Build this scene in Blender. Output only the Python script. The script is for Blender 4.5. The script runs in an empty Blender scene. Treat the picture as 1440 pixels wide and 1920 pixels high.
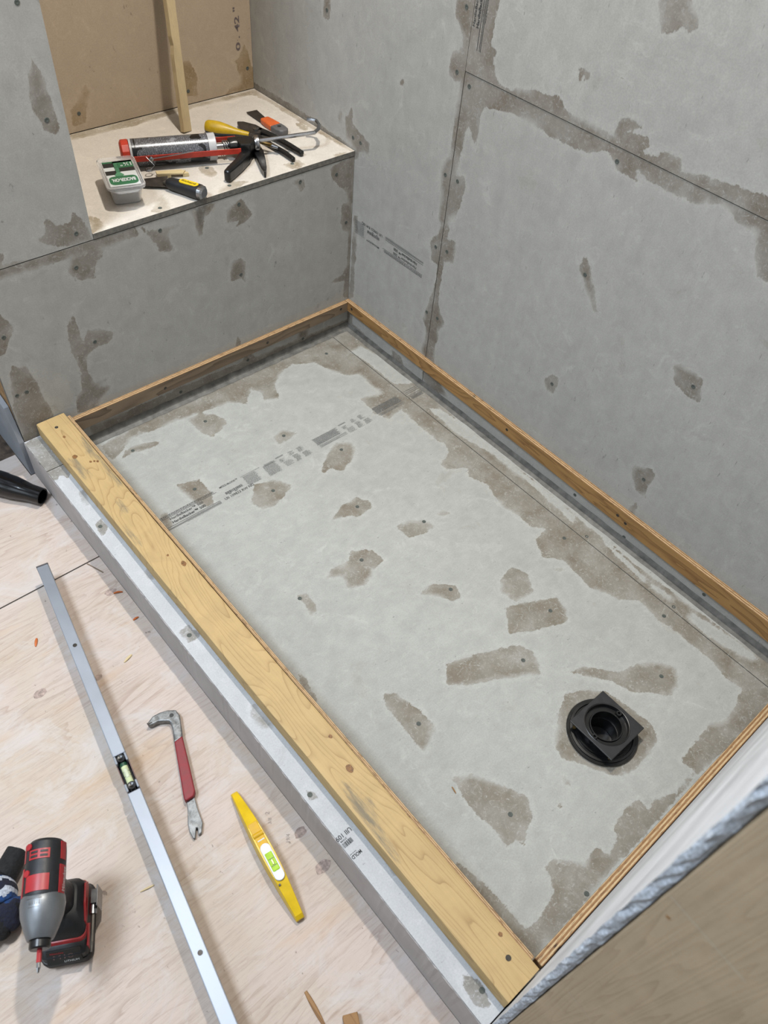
import bpy, bmesh, math, random
import numpy as np
from mathutils import Vector, Matrix

random.seed(7)
SC = bpy.context.scene
COL = SC.collection

# ------------------------------------------------------------ camera, light, exposure
CAM_POS = Vector((1.2886, 1.5026, 1.4377))
CAM_X = Vector((-0.754366, 0.652574, 0.071268))
CAM_UP = Vector((-0.460355, -0.603287, 0.651243))
CAM_BACK = Vector((0.467979, 0.458467, 0.755515))
cam = bpy.data.cameras.new('camera')
cam.sensor_fit = 'VERTICAL'
cam.sensor_height = 36.0
cam.lens = 1472.0 / 1920 * 36.0
cam.clip_start = 0.02
cam_o = bpy.data.objects.new('camera', cam)
COL.objects.link(cam_o)
cam_o.matrix_world = Matrix((
    (CAM_X.x, CAM_UP.x, CAM_BACK.x, CAM_POS.x),
    (CAM_X.y, CAM_UP.y, CAM_BACK.y, CAM_POS.y),
    (CAM_X.z, CAM_UP.z, CAM_BACK.z, CAM_POS.z),
    (0, 0, 0, 1)))
SC.camera = cam_o
cam.dof.use_dof = True
cam.dof.focus_distance = 1.75
cam.dof.aperture_fstop = 7.0

world = bpy.data.worlds.new('world')
SC.world = world
world.use_nodes = True
world.node_tree.nodes['Background'].inputs[0].default_value = (0.75, 0.85, 1.0, 1)
world.node_tree.nodes['Background'].inputs[1].default_value = 0.05

SC.view_settings.view_transform = 'Standard'
SC.view_settings.look = 'None'
SC.view_settings.gamma = 1.0
SC.view_settings.use_curve_mapping = False
ALB = 0.60
SC.view_settings.exposure = math.log2(1 / ALB)


def lamp(name, kind, loc, target, power, color, size=0.1, size_y=None):
    d = bpy.data.lights.new(name, kind)
    d.energy = power
    d.color = color
    if kind == 'AREA':
        d.shape = 'RECTANGLE' if size_y else 'DISK'
        d.size = size
        if size_y:
            d.size_y = size_y
    else:
        d.shadow_soft_size = size
    o = bpy.data.objects.new(name, d)
    COL.objects.link(o)
    o.location = loc
    v = Vector(target) - Vector(loc)
    o.rotation_euler = v.to_track_quat('-Z', 'Y').to_euler()
    return o


# recessed ceiling downlight over the shower (throws the hard shadows)
lamp('shower_downlight', 'AREA', (0.33, 0.40, 2.68), (0.33, 0.40, 0), 30, (1.0, 0.943, 0.857), 0.09)
# cooler ceiling fitting of the bathroom itself, beyond the curb, plus a weak added fill lamp with no window behind it
lamp('bathroom_light', 'AREA', (1.95, 0.50, 2.69), (1.95, 0.50, 0), 46, (0.755, 0.865, 1.0), 0.55, 0.55)
lamp('cool_fill', 'AREA', (3.10, 0.9, 1.5), (0.3, 0.9, 0.9), 4, (0.75, 0.87, 1.0), 1.0, 1.2)

# ------------------------------------------------------------ smear outlines and fixings, in metres on each surface
STAINS = {
 'pan': ([[(0.599,0.075),(0.564,0.07),(0.536,0.096),(0.523,0.126),(0.523,0.146),(0.564,0.159),(0.583,0.169),(0.598,0.141)],[(0.803,0.101),(0.786,0.078),(0.756,0.077),(0.702,0.098),(0.703,0.109),(0.751,0.105),(0.786,0.095)],[(0.46,0.261),(0.423,0.251),(0.404,0.283),(0.436,0.291),(0.464,0.29)],[(0.435,0.43),(0.389,0.395),(0.342,0.373),(0.312,0.396),(0.317,0.424),(0.357,0.451),(0.395,0.461),(0.409,0.436),(0.435,0.442)],[(0.633,0.415),(0.593,0.369),(0.548,0.384),(0.523,0.426),(0.562,0.441),(0.599,0.456),(0.627,0.445)],[(0.514,0.573),(0.463,0.553),(0.42,0.549),(0.404,0.583),(0.414,0.603),(0.46,0.604),(0.474,0.585)],[(0.404,0.682),(0.369,0.689),(0.339,0.701),(0.329,0.74),(0.359,0.74),(0.403,0.727)],[(0.3,0.712),(0.275,0.714),(0.268,0.734),(0.293,0.727)],[(0.628,0.699),(0.604,0.688),(0.557,0.692),(0.534,0.674),(0.498,0.702),(0.493,0.737),(0.533,0.749),(0.571,0.77),(0.608,0.751),(0.597,0.718)],[(0.709,0.698),(0.688,0.707),(0.695,0.755),(0.716,0.756)],[(0.498,0.86),(0.455,0.856),(0.413,0.893),(0.425,0.931),(0.449,0.92),(0.459,0.896)],[(0.321,0.946),(0.271,0.938),(0.256,0.97),(0.282,1.02),(0.335,1.014),(0.343,0.972)],[(0.369,1.006),(0.303,1.034),(0.254,1.06),(0.26,1.092),(0.284,1.117),(0.373,1.082),(0.408,1.058)],[(0.57,1.026),(0.494,1.053),(0.41,1.092),(0.404,1.125),(0.429,1.17),(0.482,1.135),(0.566,1.092),(0.6,1.062)],[(0.382,1.2),(0.345,1.213),(0.316,1.248),(0.294,1.27),(0.246,1.28),(0.2,1.317),(0.189,1.342),(0.22,1.372),(0.249,1.375),(0.307,1.318),(0.327,1.271),(0.362,1.227)],[(0.476,1.254),(0.427,1.234),(0.388,1.247),(0.354,1.279),(0.345,1.316),(0.337,1.385),(0.354,1.413),(0.397,1.424),(0.451,1.423),(0.481,1.406),(0.5,1.379),(0.534,1.316),(0.521,1.288)],[(0.716,0.995),(0.694,1.013),(0.683,1.074),(0.683,1.118),(0.732,1.135),(0.737,1.117),(0.732,1.057),(0.732,1.02)],[(0.731,1.208),(0.694,1.227),(0.666,1.279),(0.643,1.324),(0.66,1.354),(0.713,1.38),(0.719,1.363),(0.742,1.363),(0.737,1.319),(0.741,1.279)],[(0.746,0.257),(0.693,0.275),(0.69,0.328),(0.707,0.367),(0.733,0.354),(0.744,0.302)],[(0.822,0.853),(0.815,0.87),(0.823,0.896),(0.827,0.926),(0.842,0.924),(0.835,0.877)],[(0.565,1.335),(0.557,1.345),(0.561,1.366),(0.568,1.357)],[(0.199,1.002),(0.171,1.021),(0.194,1.016)],[(0.61,1.372),(0.603,1.374),(0.61,1.38),(0.614,1.376)],[(0.827,0.319),(0.81,0.32),(0.816,0.363),(0.842,0.373)],[(0.163,0.284),(0.091,0.309),(0.098,0.373),(0.169,0.387),(0.19,0.345)],[(0.826,0.027),(0.59,-0.002),(0.329,-0.007),(0.101,-0.005),(-0.024,-0.02),(-0.019,0.074),(-0.01,0.252),(0.02,0.484),(0.027,0.633),(0.022,0.781),(0.03,0.965),(0.031,1.128),(0.026,1.275),(0.013,1.461),(0.044,1.518),(0.116,1.523),(0.366,1.508),(0.621,1.512),(0.826,1.516),(0.844,1.521),(0.848,1.335),(0.828,1.326),(0.818,1.366),(0.814,1.419),(0.814,1.476),(0.78,1.479),(0.729,1.468),(0.713,1.435),(0.692,1.431),(0.653,1.47),(0.615,1.468),(0.606,1.49),(0.571,1.48),(0.56,1.464),(0.49,1.46),(0.48,1.465),(0.486,1.489),(0.458,1.484),(0.427,1.495),(0.417,1.503),(0.348,1.499),(0.355,1.484),(0.35,1.471),(0.247,1.463),(0.206,1.481),(0.171,1.475),(0.119,1.463),(0.122,1.423),(0.111,1.371),(0.11,1.276),(0.12,1.25),(0.108,1.187),(0.143,1.152),(0.172,1.086),(0.158,1),(0.19,0.961),(0.162,0.916),(0.122,0.911),(0.142,0.884),(0.142,0.841),(0.151,0.803),(0.146,0.772),(0.128,0.718),(0.149,0.669),(0.126,0.649),(0.173,0.621),(0.176,0.595),(0.126,0.576),(0.117,0.549),(0.119,0.539),(0.123,0.46),(0.116,0.378),(0.137,0.344),(0.183,0.337),(0.183,0.275),(0.115,0.296),(0.119,0.246),(0.114,0.192),(0.143,0.18),(0.166,0.146),(0.181,0.106),(0.187,0.081),(0.24,0.051),(0.275,0.055),(0.333,0.09),(0.358,0.141),(0.398,0.131),(0.385,0.094),(0.4,0.07),(0.443,0.114),(0.477,0.081),(0.522,0.074),(0.628,0.061),(0.66,0.062),(0.716,0.051),(0.745,0.049),(0.799,0.08),(0.826,0.089)]],
  [[(0.072,0.103),(0.031,0.102),(-0.003,0.277),(0.006,0.323),(0.062,0.288),(0.063,0.179)],[(0.055,0.418),(0.033,0.439),(0.019,0.518),(0.022,0.629),(0.027,0.73),(0.023,0.849),(0.031,0.932),(0.052,0.937),(0.044,0.85),(0.037,0.77),(0.041,0.647),(0.06,0.545)],[(0.026,1.007),(0.046,1.16),(0.06,1.161),(0.042,1.036)],[(0.046,1.166),(0.04,1.227),(0.05,1.229),(0.058,1.179)],[(0.038,1.284),(0.025,1.36),(0.022,1.449),(0.04,1.434),(0.057,1.38),(0.064,1.33),(0.057,1.287)]]),
 'right': ([[(0.282,0.946),(0.284,0.939),(0.286,0.914),(0.299,0.903),(0.317,0.885),(0.317,0.866),(0.293,0.853),(0.287,0.831),(0.292,0.802),(0.309,0.797),(0.324,0.802),(0.323,0.759),(0.322,0.707),(0.323,0.646),(0.303,0.614),(0.313,0.529),(0.314,0.493),(0.328,0.486),(0.321,0.455),(0.306,0.444),(0.293,0.409),(0.293,0.428),(0.311,0.383),(0.331,0.378),(0.334,0.326),(0.309,0.237),(0.306,0.202),(0.324,0.183),(0.314,0.114),(0.34,0.062),(0.369,0.072),(0.364,0.133),(0.368,0.205),(0.383,0.235),(0.367,0.254),(0.348,0.28),(0.351,0.35),(0.352,0.4),(0.381,0.41),(0.379,0.47),(0.354,0.455),(0.349,0.51),(0.371,0.524),(0.383,0.602),(0.373,0.622),(0.352,0.617),(0.354,0.658),(0.362,0.73),(0.396,0.693),(0.392,0.758),(0.402,0.78),(0.474,0.793),(0.546,0.79),(0.616,0.786),(0.676,0.792),(0.714,0.812),(0.741,0.786),(0.791,0.784),(0.779,0.802),(0.853,0.794),(0.912,0.797),(0.954,0.816),(0.992,0.801),(1.028,0.799),(1.044,0.764),(1.064,0.734),(1.088,0.736),(1.088,0.767),(1.035,0.862),(1.003,0.856),(0.961,0.852),(0.862,0.836),(0.855,0.854),(0.813,0.853),(0.815,0.843),(0.8,0.836),(0.774,0.835),(0.788,0.85),(0.779,0.861),(0.739,0.856),(0.767,0.874),(0.734,0.878),(0.719,0.87),(0.714,0.846),(0.721,0.839),(0.666,0.842),(0.598,0.842),(0.575,0.86),(0.519,0.85),(0.48,0.84),(0.463,0.831),(0.444,0.832),(0.422,0.84),(0.4,0.869),(0.411,0.885),(0.39,0.892),(0.393,0.923),(0.395,0.968),(0.395,0.975)],[(0.72,1.058),(0.745,1.018),(0.768,1.021),(0.771,1.037),(0.794,1.031),(0.81,1.04),(0.804,1.053),(0.779,1.074)],[(-0.041,0.598),(-0.018,0.632),(-0.016,0.598),(0.012,0.583),(0.054,0.569),(0.054,0.543),(0.009,0.535),(-0.04,0.546)],[(-0.07,0.579),(-0.063,0.616),(-0.054,0.603),(-0.056,0.567)],[(-0.455,0.549),(-0.43,0.547),(-0.235,0.549),(-0.055,0.538),(0.013,0.536),(0.015,0.514),(-0.053,0.487),(-0.458,0.517)],[(-0.134,0.833),(-0.108,0.84),(-0.111,0.792),(-0.135,0.791)],[(0.728,0.607),(0.746,0.589),(0.771,0.547),(0.798,0.507),(0.79,0.499),(0.749,0.541),(0.725,0.572)],[(0.718,0.276),(0.731,0.304),(0.753,0.303),(0.755,0.281),(0.747,0.254),(0.73,0.255)],[(0.989,0.499),(1.008,0.508),(1.039,0.509),(1.056,0.507),(1.069,0.455),(1.045,0.452),(1.009,0.462)],[(0.999,0.219),(1.042,0.243),(1.056,0.233),(1.047,0.196),(1.056,0.163),(1.03,0.163),(1.005,0.189)],[(1.034,0.089),(1.037,0.133),(1.045,0.14),(1.05,0.088)],[(0.146,0.739),(0.151,0.753),(0.157,0.747),(0.152,0.736)],[(0.619,0.923),(0.632,0.921),(0.634,0.898),(0.623,0.908)],[(0.691,0.932),(0.702,0.932),(0.715,0.927),(0.704,0.926)],[(0.606,0.916),(0.615,0.917),(0.622,0.889),(0.62,0.882)],[(0.008,0.36),(0.025,0.368),(0.02,0.108),(0.001,0.097)],[(-0.004,0.095),(0.027,0.084),(0.021,0.024),(-0.003,-0.003)],[(0.201,0.039),(0.24,0.039),(0.265,-0.006),(0.224,-0.014)],[(0.344,0.065),(0.376,0.067),(0.437,0.024),(0.354,0.005),(0.327,0.035)],[(0.021,0.021),(0.354,0.005),(0.759,0.007),(1.107,-0.006),(1.443,0.019),(1.46,-0.015),(1.117,-0.031),(0.767,-0.02),(0.358,-0.018),(0.01,-0.007)]],
  []),
 'front': ([[(0.777,0.49),(0.768,0.499),(0.711,0.503),(0.69,0.485),(0.72,0.461),(0.73,0.431),(0.744,0.438),(0.759,0.436),(0.771,0.452),(0.782,0.464)],[(0.923,0.527),(0.718,0.524),(0.617,0.519),(0.608,0.497),(0.713,0.491),(0.773,0.494),(0.853,0.496),(0.933,0.497)],[(0.605,0.516),(0.59,0.5),(0.532,0.493),(0.501,0.489),(0.534,0.482),(0.539,0.464),(0.534,0.433),(0.568,0.44),(0.575,0.463),(0.59,0.491)],[(0.482,0.514),(0.404,0.514),(0.444,0.486),(0.46,0.441),(0.471,0.469),(0.474,0.5)],[(0.388,0.489),(0.341,0.501),(0.314,0.457),(0.334,0.441),(0.363,0.44),(0.352,0.452),(0.388,0.455)],[(0.196,0.504),(0.162,0.503),(0.155,0.479),(0.172,0.469),(0.183,0.491)],[(0.081,0.507),(0.042,0.513),(-0.001,0.518),(-0.005,0.389),(0.015,0.395),(0.02,0.426),(0.066,0.471)],[(0.037,0.402),(0.003,0.394),(-0.004,0.3),(0.011,0.305),(0.039,0.349)],[(0.037,0.36),(0.029,0.372),(-0.007,0.362),(-0.007,0.094),(0.022,0.111),(0.02,0.163),(0.069,0.176),(0.027,0.19),(0.012,0.212),(0.013,0.31),(0.03,0.322)],[(0.385,0.354),(0.359,0.355),(0.344,0.335),(0.35,0.28),(0.363,0.296),(0.392,0.301)],[(0.817,0.341),(0.796,0.365),(0.793,0.325),(0.789,0.286),(0.775,0.313),(0.745,0.308),(0.715,0.283),(0.727,0.263),(0.765,0.26),(0.79,0.249),(0.798,0.213),(0.789,0.169),(0.748,0.166),(0.774,0.154),(0.752,0.141),(0.785,0.106),(0.802,0.091),(0.846,0.101),(0.839,0.152),(0.819,0.158),(0.814,0.22),(0.822,0.279)],[(0.953,0.429),(0.941,0.424),(0.924,0.381),(0.962,0.328),(0.982,0.337)],[(0.957,0.297),(0.925,0.282),(0.915,0.227),(0.903,0.128),(0.926,0.066),(0.975,0.056),(0.986,0.087),(0.983,0.178),(0.97,0.25)],[(0.187,0.038),(0.182,0.066),(0.148,0.052),(0.15,0.009)],[(0.364,0.067),(0.339,0.043),(0.345,0.021),(0.375,0.039)],[(0.595,0.05),(0.553,0.042),(0.561,0.015),(0.589,0.016)],[(0.827,0.046),(0.47,0.043),(-0.006,0.025),(-0.009,-0.031),(0.475,-0.01),(0.838,-0.003)],[(0.385,0.13),(0.375,0.108),(0.381,0.075),(0.398,0.082)]],
  []),
 'pillar': ([[(0.758,0.863),(0.748,0.874),(0.736,0.847),(0.731,0.804),(0.726,0.759),(0.736,0.742),(0.757,0.756),(0.769,0.8),(0.764,0.835)],[(0.836,0.558),(0.81,0.561),(0.801,0.597),(0.78,0.572),(0.751,0.57),(0.741,0.59),(0.731,0.572),(0.718,0.54),(0.717,0.519),(0.769,0.522),(0.811,0.54)],[(0.923,0.529),(0.908,0.553),(0.898,0.546),(0.904,0.529),(0.803,0.514),(0.915,0.512)]],
  []),
 'niche': ([[(0.527,0.585),(0.479,0.633),(0.473,0.617),(0.499,0.546),(0.534,0.547)],[(0.219,0.637),(0.196,0.638),(0.174,0.6),(0.18,0.546),(0.212,0.555),(0.222,0.596)],[(0.057,0.614),(0.047,0.618),(0.026,0.647),(0.015,0.63),(0.012,0.61),(-0.003,0.574),(-0.009,0.528),(0.093,0.532),(0.077,0.548),(0.042,0.551),(0.043,0.575)]],
  []),
 'benchtop': ([[(0.555,-0.447),(0.002,-0.436),(0.012,-0.409),(0.086,-0.408),(0.203,-0.415),(0.392,-0.403),(0.557,-0.408)],[(0.001,-0.435),(-0.001,0.006),(0.012,0.002),(0.021,-0.207),(0.02,-0.353),(0.028,-0.406)],[(0.567,-0.013),(0.541,-0.043),(0.508,-0.07),(0.512,-0.024),(0.522,-0.003),(0.555,0.003)],[(0.378,-0.124),(0.359,-0.134),(0.343,-0.114),(0.354,-0.078),(0.377,-0.077),(0.384,-0.103)],[(0.39,-0.023),(0.347,-0.034),(0.312,-0.011),(0.344,-0.001),(0.375,0.008),(0.401,-0.003)],[(0.686,-0.07),(0.671,-0.046),(0.68,-0),(0.717,0.001)],[(0.198,-0.039),(0.15,-0.035),(0.149,-0.008),(0.176,0.001),(0.194,-0.01)],[(0.03,-0.205),(0.018,-0.168),(0.038,-0.151),(0.048,-0.171)],[(0.06,-0.011),(0.021,-0.007),(0.045,0.012),(0.062,0.011)]],
  []),
 'curb': ([[(0.998,0.009),(0.942,0.001),(0.935,0.15),(0.96,0.166),(0.971,0.15),(0.982,0.162),(0.99,0.144)],[(0.976,0.325),(0.958,0.32),(0.957,0.347),(0.968,0.363),(0.981,0.363)],[(0.961,0.501),(0.938,0.495),(0.946,0.53),(0.957,0.528)],[(0.977,0.675),(0.954,0.667),(0.949,0.702),(0.958,0.706),(0.977,0.704)],[(0.958,0.892),(0.949,0.889),(0.948,0.944),(0.955,0.951),(0.966,0.944),(0.971,0.909)],[(0.965,1.458),(0.953,1.468),(0.952,1.496),(0.96,1.513),(0.98,1.502),(0.98,1.486)],[(0.948,1.261),(0.942,1.29),(0.952,1.286)],[(0.974,1.08),(0.966,1.092),(0.967,1.104),(0.982,1.1)],[(0.962,0.222),(0.948,0.219),(0.954,0.268),(0.969,0.267)]],
  []),
 'lumber': ([[(0.888,0.102),(0.874,0.101),(0.876,0.29),(0.889,0.29),(0.896,0.255),(0.89,0.207),(0.898,0.159)],[(0.94,0.153),(0.927,0.153),(0.93,0.229),(0.941,0.217)],[(0.93,1.121),(0.921,1.126),(0.924,1.198),(0.934,1.256),(0.942,1.282),(0.946,1.27),(0.947,1.224),(0.943,1.172)],[(0.924,1.164),(0.913,1.178),(0.919,1.219),(0.927,1.201)],[(0.915,0.32),(0.914,0.369),(0.926,0.364)],[(0.939,0.397),(0.938,0.461),(0.95,0.456)]],
  []),
}
SCREWS = {
 'pan': [(0.5673,0.1059),(0.7697,0.0907),(0.3468,0.4017),(0.4351,0.2718),(0.5699,0.4125),(0.4386,0.5777),(0.3411,0.712),(0.5344,0.7089),(0.7094,0.7068),(0.4286,0.8954),(0.292,1.0754),(0.4339,1.1227),(0.106,0.9574),(0.0581,0.988),(0.0598,1.245),(0.0981,1.2458),(0.7173,0.2942),(0.6931,1.3277),(0.69,1.5073),(0.2299,1.3339),(0.7044,1.089),(0.1338,0.0678)],
 'right': [(0.3144,0.9351),(0.3117,0.8164),(0.3512,0.849),(0.3509,0.8015),(0.3172,0.6012),(0.3568,0.603),(0.3173,0.4213),(0.3557,0.4275),(-0.0095,0.5606),(0.0198,0.5586),(-0.1214,0.8104),(0.316,0.2324),(0.3562,0.236),(0.7334,0.8487),(0.7358,0.8006),(0.7399,0.5676),(0.7395,0.2778),(1.0453,0.4798),(1.0345,0.2045),(0.8931,0.0272),(1.0509,0.016),(1.274,0.0284)],
 'front': [(0.5594,0.4914),(0.3507,0.4917),(0.1717,0.4973),(0.0579,0.4858),(0.0203,0.3437),(0.3593,0.307),(0.763,0.4701),(0.7633,0.2772),(0.9498,0.3704),(0.943,0.2175),(0.9652,0.2178),(0.5722,0.0294),(0.3577,0.0367),(0.1675,0.0262)],
 'pillar': [(0.7483,0.7716),(0.7455,0.5433),(0.7497,0.9618)],
 'niche': [(0.5093,0.574),(0.2055,0.5652),(0.0183,0.5869)],
 'benchtop': [(0.3581,-0.1179),(0.5432,-0.0164),(0.3612,-0.0187),(0.1749,-0.0274)],
 'curb': [(0.9699,0.3374),(0.9662,0.6904),(0.9553,1.4916),(0.9751,1.0916)],
}
CLAW_HEAD = [(1.113,0.7558),(1.0964,0.7492),(1.0818,0.7509),(1.0683,0.7559),(1.0549,0.7653),(1.0552,0.7795),(1.0701,0.813),(1.0756,0.8225),(1.0929,0.8223),(1.0817,0.798),(1.0769,0.7821),(1.0783,0.7767),(1.0931,0.7662),(1.111,0.7631)]
CLAW_GRIP = [(1.0921,0.8214),(1.0736,0.8197),(1.0923,0.8727),(1.1118,0.9259),(1.1185,0.9331),(1.1348,0.9324),(1.1357,0.9266),(1.1141,0.8748)]
CLAW_FOOT = [(1.1339,0.9314),(1.1173,0.9299),(1.1251,0.9549),(1.1313,0.9806),(1.1423,0.9945),(1.1491,0.9949),(1.1432,0.9829),(1.1451,0.9814),(1.1564,0.9961),(1.1593,0.9937),(1.1574,0.9785),(1.1517,0.9639),(1.1391,0.9434)]
CLAW_HOLE = [(1.0675,0.7709)]
DEBRIS = [(1.1955,0.4492),(1.0042,0.4407),(1.0075,0.5224),(1.0685,0.5984),(1.2623,1.0129),(1.1518,1.3383),(0.763,1.229)]

# ------------------------------------------------------------ node helpers
def new_mat(name):
    m = bpy.data.materials.new(name)
    m.use_nodes = True
    return m, m.node_tree.nodes, m.node_tree.links, m.node_tree.nodes['Principled BSDF']


def srgb(r, g, b):
    f = lambda c: ((c / 255 + 0.055) / 1.055) ** 2.4 if c > 10 else c / 255 / 12.92
    # photographic tones above are display values; reflectance is lower by the exposure set at the top
    return (f(r) * ALB, f(g) * ALB, f(b) * ALB, 1)


class NT:
    """small wrapper that writes node graphs"""
    def __init__(self, name):
        self.m, self.n, self.l, self.b = new_mat(name)
        self.geo = None

    def node(self, t, **kw):
        x = self.n.new(t)
        for k, v in kw.items():
            setattr(x, k, v)
        return x

    def link(self, a, b):
        self.l.new(a, b)

    def set(self, sock, v):
        if isinstance(v, bpy.types.NodeSocket):
            self.l.new(v, sock)
        else:
            sock.default_value = v

    def coord(self, scale=(1, 1, 1), rot=(0, 0, 0), loc=(0, 0, 0)):
        tc = self.node('ShaderNodeTexCoord')
        mp = self.node('ShaderNodeMapping')
        self.link(tc.outputs['Object'], mp.inputs[0])
        mp.inputs['Scale'].default_value = scale
        mp.inputs['Rotation'].default_value = rot
        mp.inputs['Location'].default_value = loc
        return mp.outputs[0]

    def noise(self, vec, scale, detail=4, rough=0.55, dist=0.0):
        x = self.node('ShaderNodeTexNoise')
        self.link(vec, x.inputs['Vector'])
        x.inputs['Scale'].default_value = scale
        x.inputs['Detail'].default_value = detail
        x.inputs['Roughness'].default_value = rough
        x.inputs['Distortion'].default_value = dist
        return x.outputs['Fac']

    def voro(self, vec, scale):
        x = self.node('ShaderNodeTexVoronoi')
        self.link(vec, x.inputs['Vector'])
        x.inputs['Scale'].default_value = scale
        return x.outputs['Distance']

    def math(self, op, a, b=0.0, c=None):
        x = self.node('ShaderNodeMath', operation=op)
        self.set(x.inputs[0], a)
        self.set(x.inputs[1], b)
        if c is not None:
            self.set(x.inputs[2], c)
        return x.outputs[0]

    def ramp(self, v, lo, hi, a=0.0, b=1.0, smooth=False):
        x = self.node('ShaderNodeMapRange')
        x.clamp = True
        if smooth:
            x.interpolation_type = 'SMOOTHSTEP'
        self.set(x.inputs[0], v)
        for i, q in zip((1, 2, 3, 4), (lo, hi, a, b)):
            x.inputs[i].default_value = q
        return x.outputs[0]

    def mix(self, f, a, b):
        x = self.node('ShaderNodeMix', data_type='RGBA')
        self.set(x.inputs[0], f)
        self.set(x.inputs[6], a)
        self.set(x.inputs[7], b)
        return x.outputs[2]

    def attr(self, name):
        x = self.node('ShaderNodeAttribute', attribute_name=name)
        return x.outputs['Fac']

    def sep(self, v):
        x = self.node('ShaderNodeSeparateXYZ')
        self.link(v, x.inputs[0])
        return x.outputs

    def normal(self):
        g = self.node('ShaderNodeNewGeometry')
        return self.sep(g.outputs['Normal'])

    def bump(self, h, dist, strength=1.0):
        x = self.node('ShaderNodeBump')
        x.inputs['Strength'].default_value = strength
        x.inputs['Distance'].default_value = dist
        self.link(h, x.inputs['Height'])
        self.link(x.outputs[0], self.b.inputs['Normal'])

    def out(self, color, rough=0.6, metal=0.0, spec=0.5):
        self.set(self.b.inputs['Base Color'], color)
        self.set(self.b.inputs['Roughness'], rough)
        self.b.inputs['Metallic'].default_value = metal
        self.b.inputs['Specular IOR Level'].default_value = spec
        return self.m


def plain(name, col, rough=0.5, metal=0.0, var=0.06, spec=0.5, scale=60, bump=0.0):
    t = NT(name)
    v = t.coord()
    n = t.noise(v, scale, 5)
    dark = tuple(c * (1 - var * 2.2) for c in col[:3]) + (1,)
    light = tuple(min(1, c * (1 + var * 1.6)) for c in col[:3]) + (1,)
    if bump:
        t.bump(n, bump)
    return t.out(t.mix(t.ramp(n, 0.3, 0.7), dark, light), t.ramp(n, 0.3, 0.7, rough * 0.9, min(1, rough * 1.12)), metal, spec)


# fibre cement backer board with damp / thinset smears whose outline is in the "damp" attribute
def board_mat(name, light, dark, damp_a, damp_b, grain=(1, 1, 1)):
    t = NT(name)
    v = t.coord()
    vs = t.coord(grain)
    big = t.noise(v, 3.2, 5, 0.6)
    mid = t.noise(v, 26, 6, 0.65, 0.4)
    strk = t.noise(vs, 46, 5, 0.7)
    fine = t.noise(v, 330, 3, 0.7)
    f = t.math('ADD', t.math('MULTIPLY', t.ramp(mid, 0.32, 0.70), 0.5), t.math('MULTIPLY', t.ramp(strk, 0.3, 0.7), 0.35))
    f = t.math('ADD', f, t.math('MULTIPLY', t.ramp(big, 0.3, 0.7), 0.3))
    col = t.mix(f, dark, light)
    pale = tuple(min(1, c * 1.2) for c in light[:3]) + (1,)
    # chalky pale scuffs
    ch = t.noise(v, 17, 8, 0.74, 1.2)
    col = t.mix(t.ramp(ch, 0.56, 0.72, 0, 0.55), col, pale)
    # dull smudges, dark nicks and specks
    sm = t.noise(t.coord((1, 1, 1), (0.7, 0.2, 0.9)), 12, 7, 0.72, 0.6)
    col = t.mix(t.ramp(sm, 0.60, 0.72, 0, 0.30), col, damp_b)
    sp = t.noise(t.coord((1, 2.6, 0.55), (0.4, 0.3, 0.7)), 62, 3, 0.65)
    col = t.mix(t.ramp(sp, 0.685, 0.73, 0, 0.6), col, tuple(c * 0.5 for c in dark[:3]) + (1,))
    # damp smears: large wobble, trowel streaks and a little crumble along the rim
    d = t.attr('damp')
    e0 = t.noise(v, 24, 3, 0.6)
    e1 = t.noise(v, 110, 5, 0.7)
    e2 = t.noise(vs, 85, 6, 0.75)
    dd = t.math('ADD', d, t.math('MULTIPLY', t.math('SUBTRACT', e0, 0.5), 0.016))
    dd = t.math('ADD', dd, t.math('MULTIPLY', t.math('SUBTRACT', e1, 0.5), 0.010))
    dd = t.math('ADD', dd, t.math('MULTIPLY', t.math('SUBTRACT', e2, 0.5), 0.016))
    soft = t.ramp(t.noise(v, 11, 2), 0.45, 0.62)
    hard_m = t.ramp(dd, -0.0006, 0.0010)
    soft_m = t.ramp(dd, -0.003, 0.011)
    mm = t.node('ShaderNodeMix', data_type='FLOAT')
    t.set(mm.inputs[0], soft)
    t.set(mm.inputs[2], hard_m)
    t.set(mm.inputs[3], soft_m)
    m = mm.outputs[0]
    halo = t.ramp(dd, -0.014, -0.001, 0, 0.38)
    col = t.mix(t.math('MULTIPLY', halo, t.ramp(e1, 0.38, 0.6)), col, pale)
    wn = t.noise(v, 30, 8, 0.72, 0.8)
    dcol = t.mix(t.ramp(wn, 0.3, 0.7), damp_a, damp_b)
    tint = t.noise(v, 13, 3)
    dcol = t.mix(t.ramp(tint, 0.48, 0.62, 0, 0.35), dcol, tuple(c * k for c, k in zip(damp_a[:3], (0.86, 0.78, 0.74))) + (1,))
    scr = t.noise(t.coord((1, 1, 1), (0.2, 0.5, 0.3)), 70, 9, 0.8, 2.0)
    dcol = t.mix(t.ramp(scr, 0.54, 0.64, 0, 0.75), dcol, light)
    crust = t.noise(t.coord((1, 1, 1), (0.9, 0.1, 0.4)), 150, 4, 0.7, 0.5)
    dcol = t.mix(t.ramp(crust, 0.56, 0.68, 0, 0.30), dcol, light)
    strength = t.ramp(t.noise(v, 12, 4), 0.34, 0.6, 0.58, 1.0)
    col = t.mix(t.math('MULTIPLY', m, strength), col, dcol)
    col = t.mix(t.ramp(fine, 0.35, 0.65, 0, 0.12), col, (0.02, 0.02, 0.02, 1))
    t.bump(t.math('ADD', t.math('MULTIPLY', mid, 0.6), t.math('MULTIPLY', fine, 0.4)), 0.0012, 0.35)
    return t.out(col, t.ramp(m, 0, 1, 0.88, 0.7), 0, 0.3)


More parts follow.
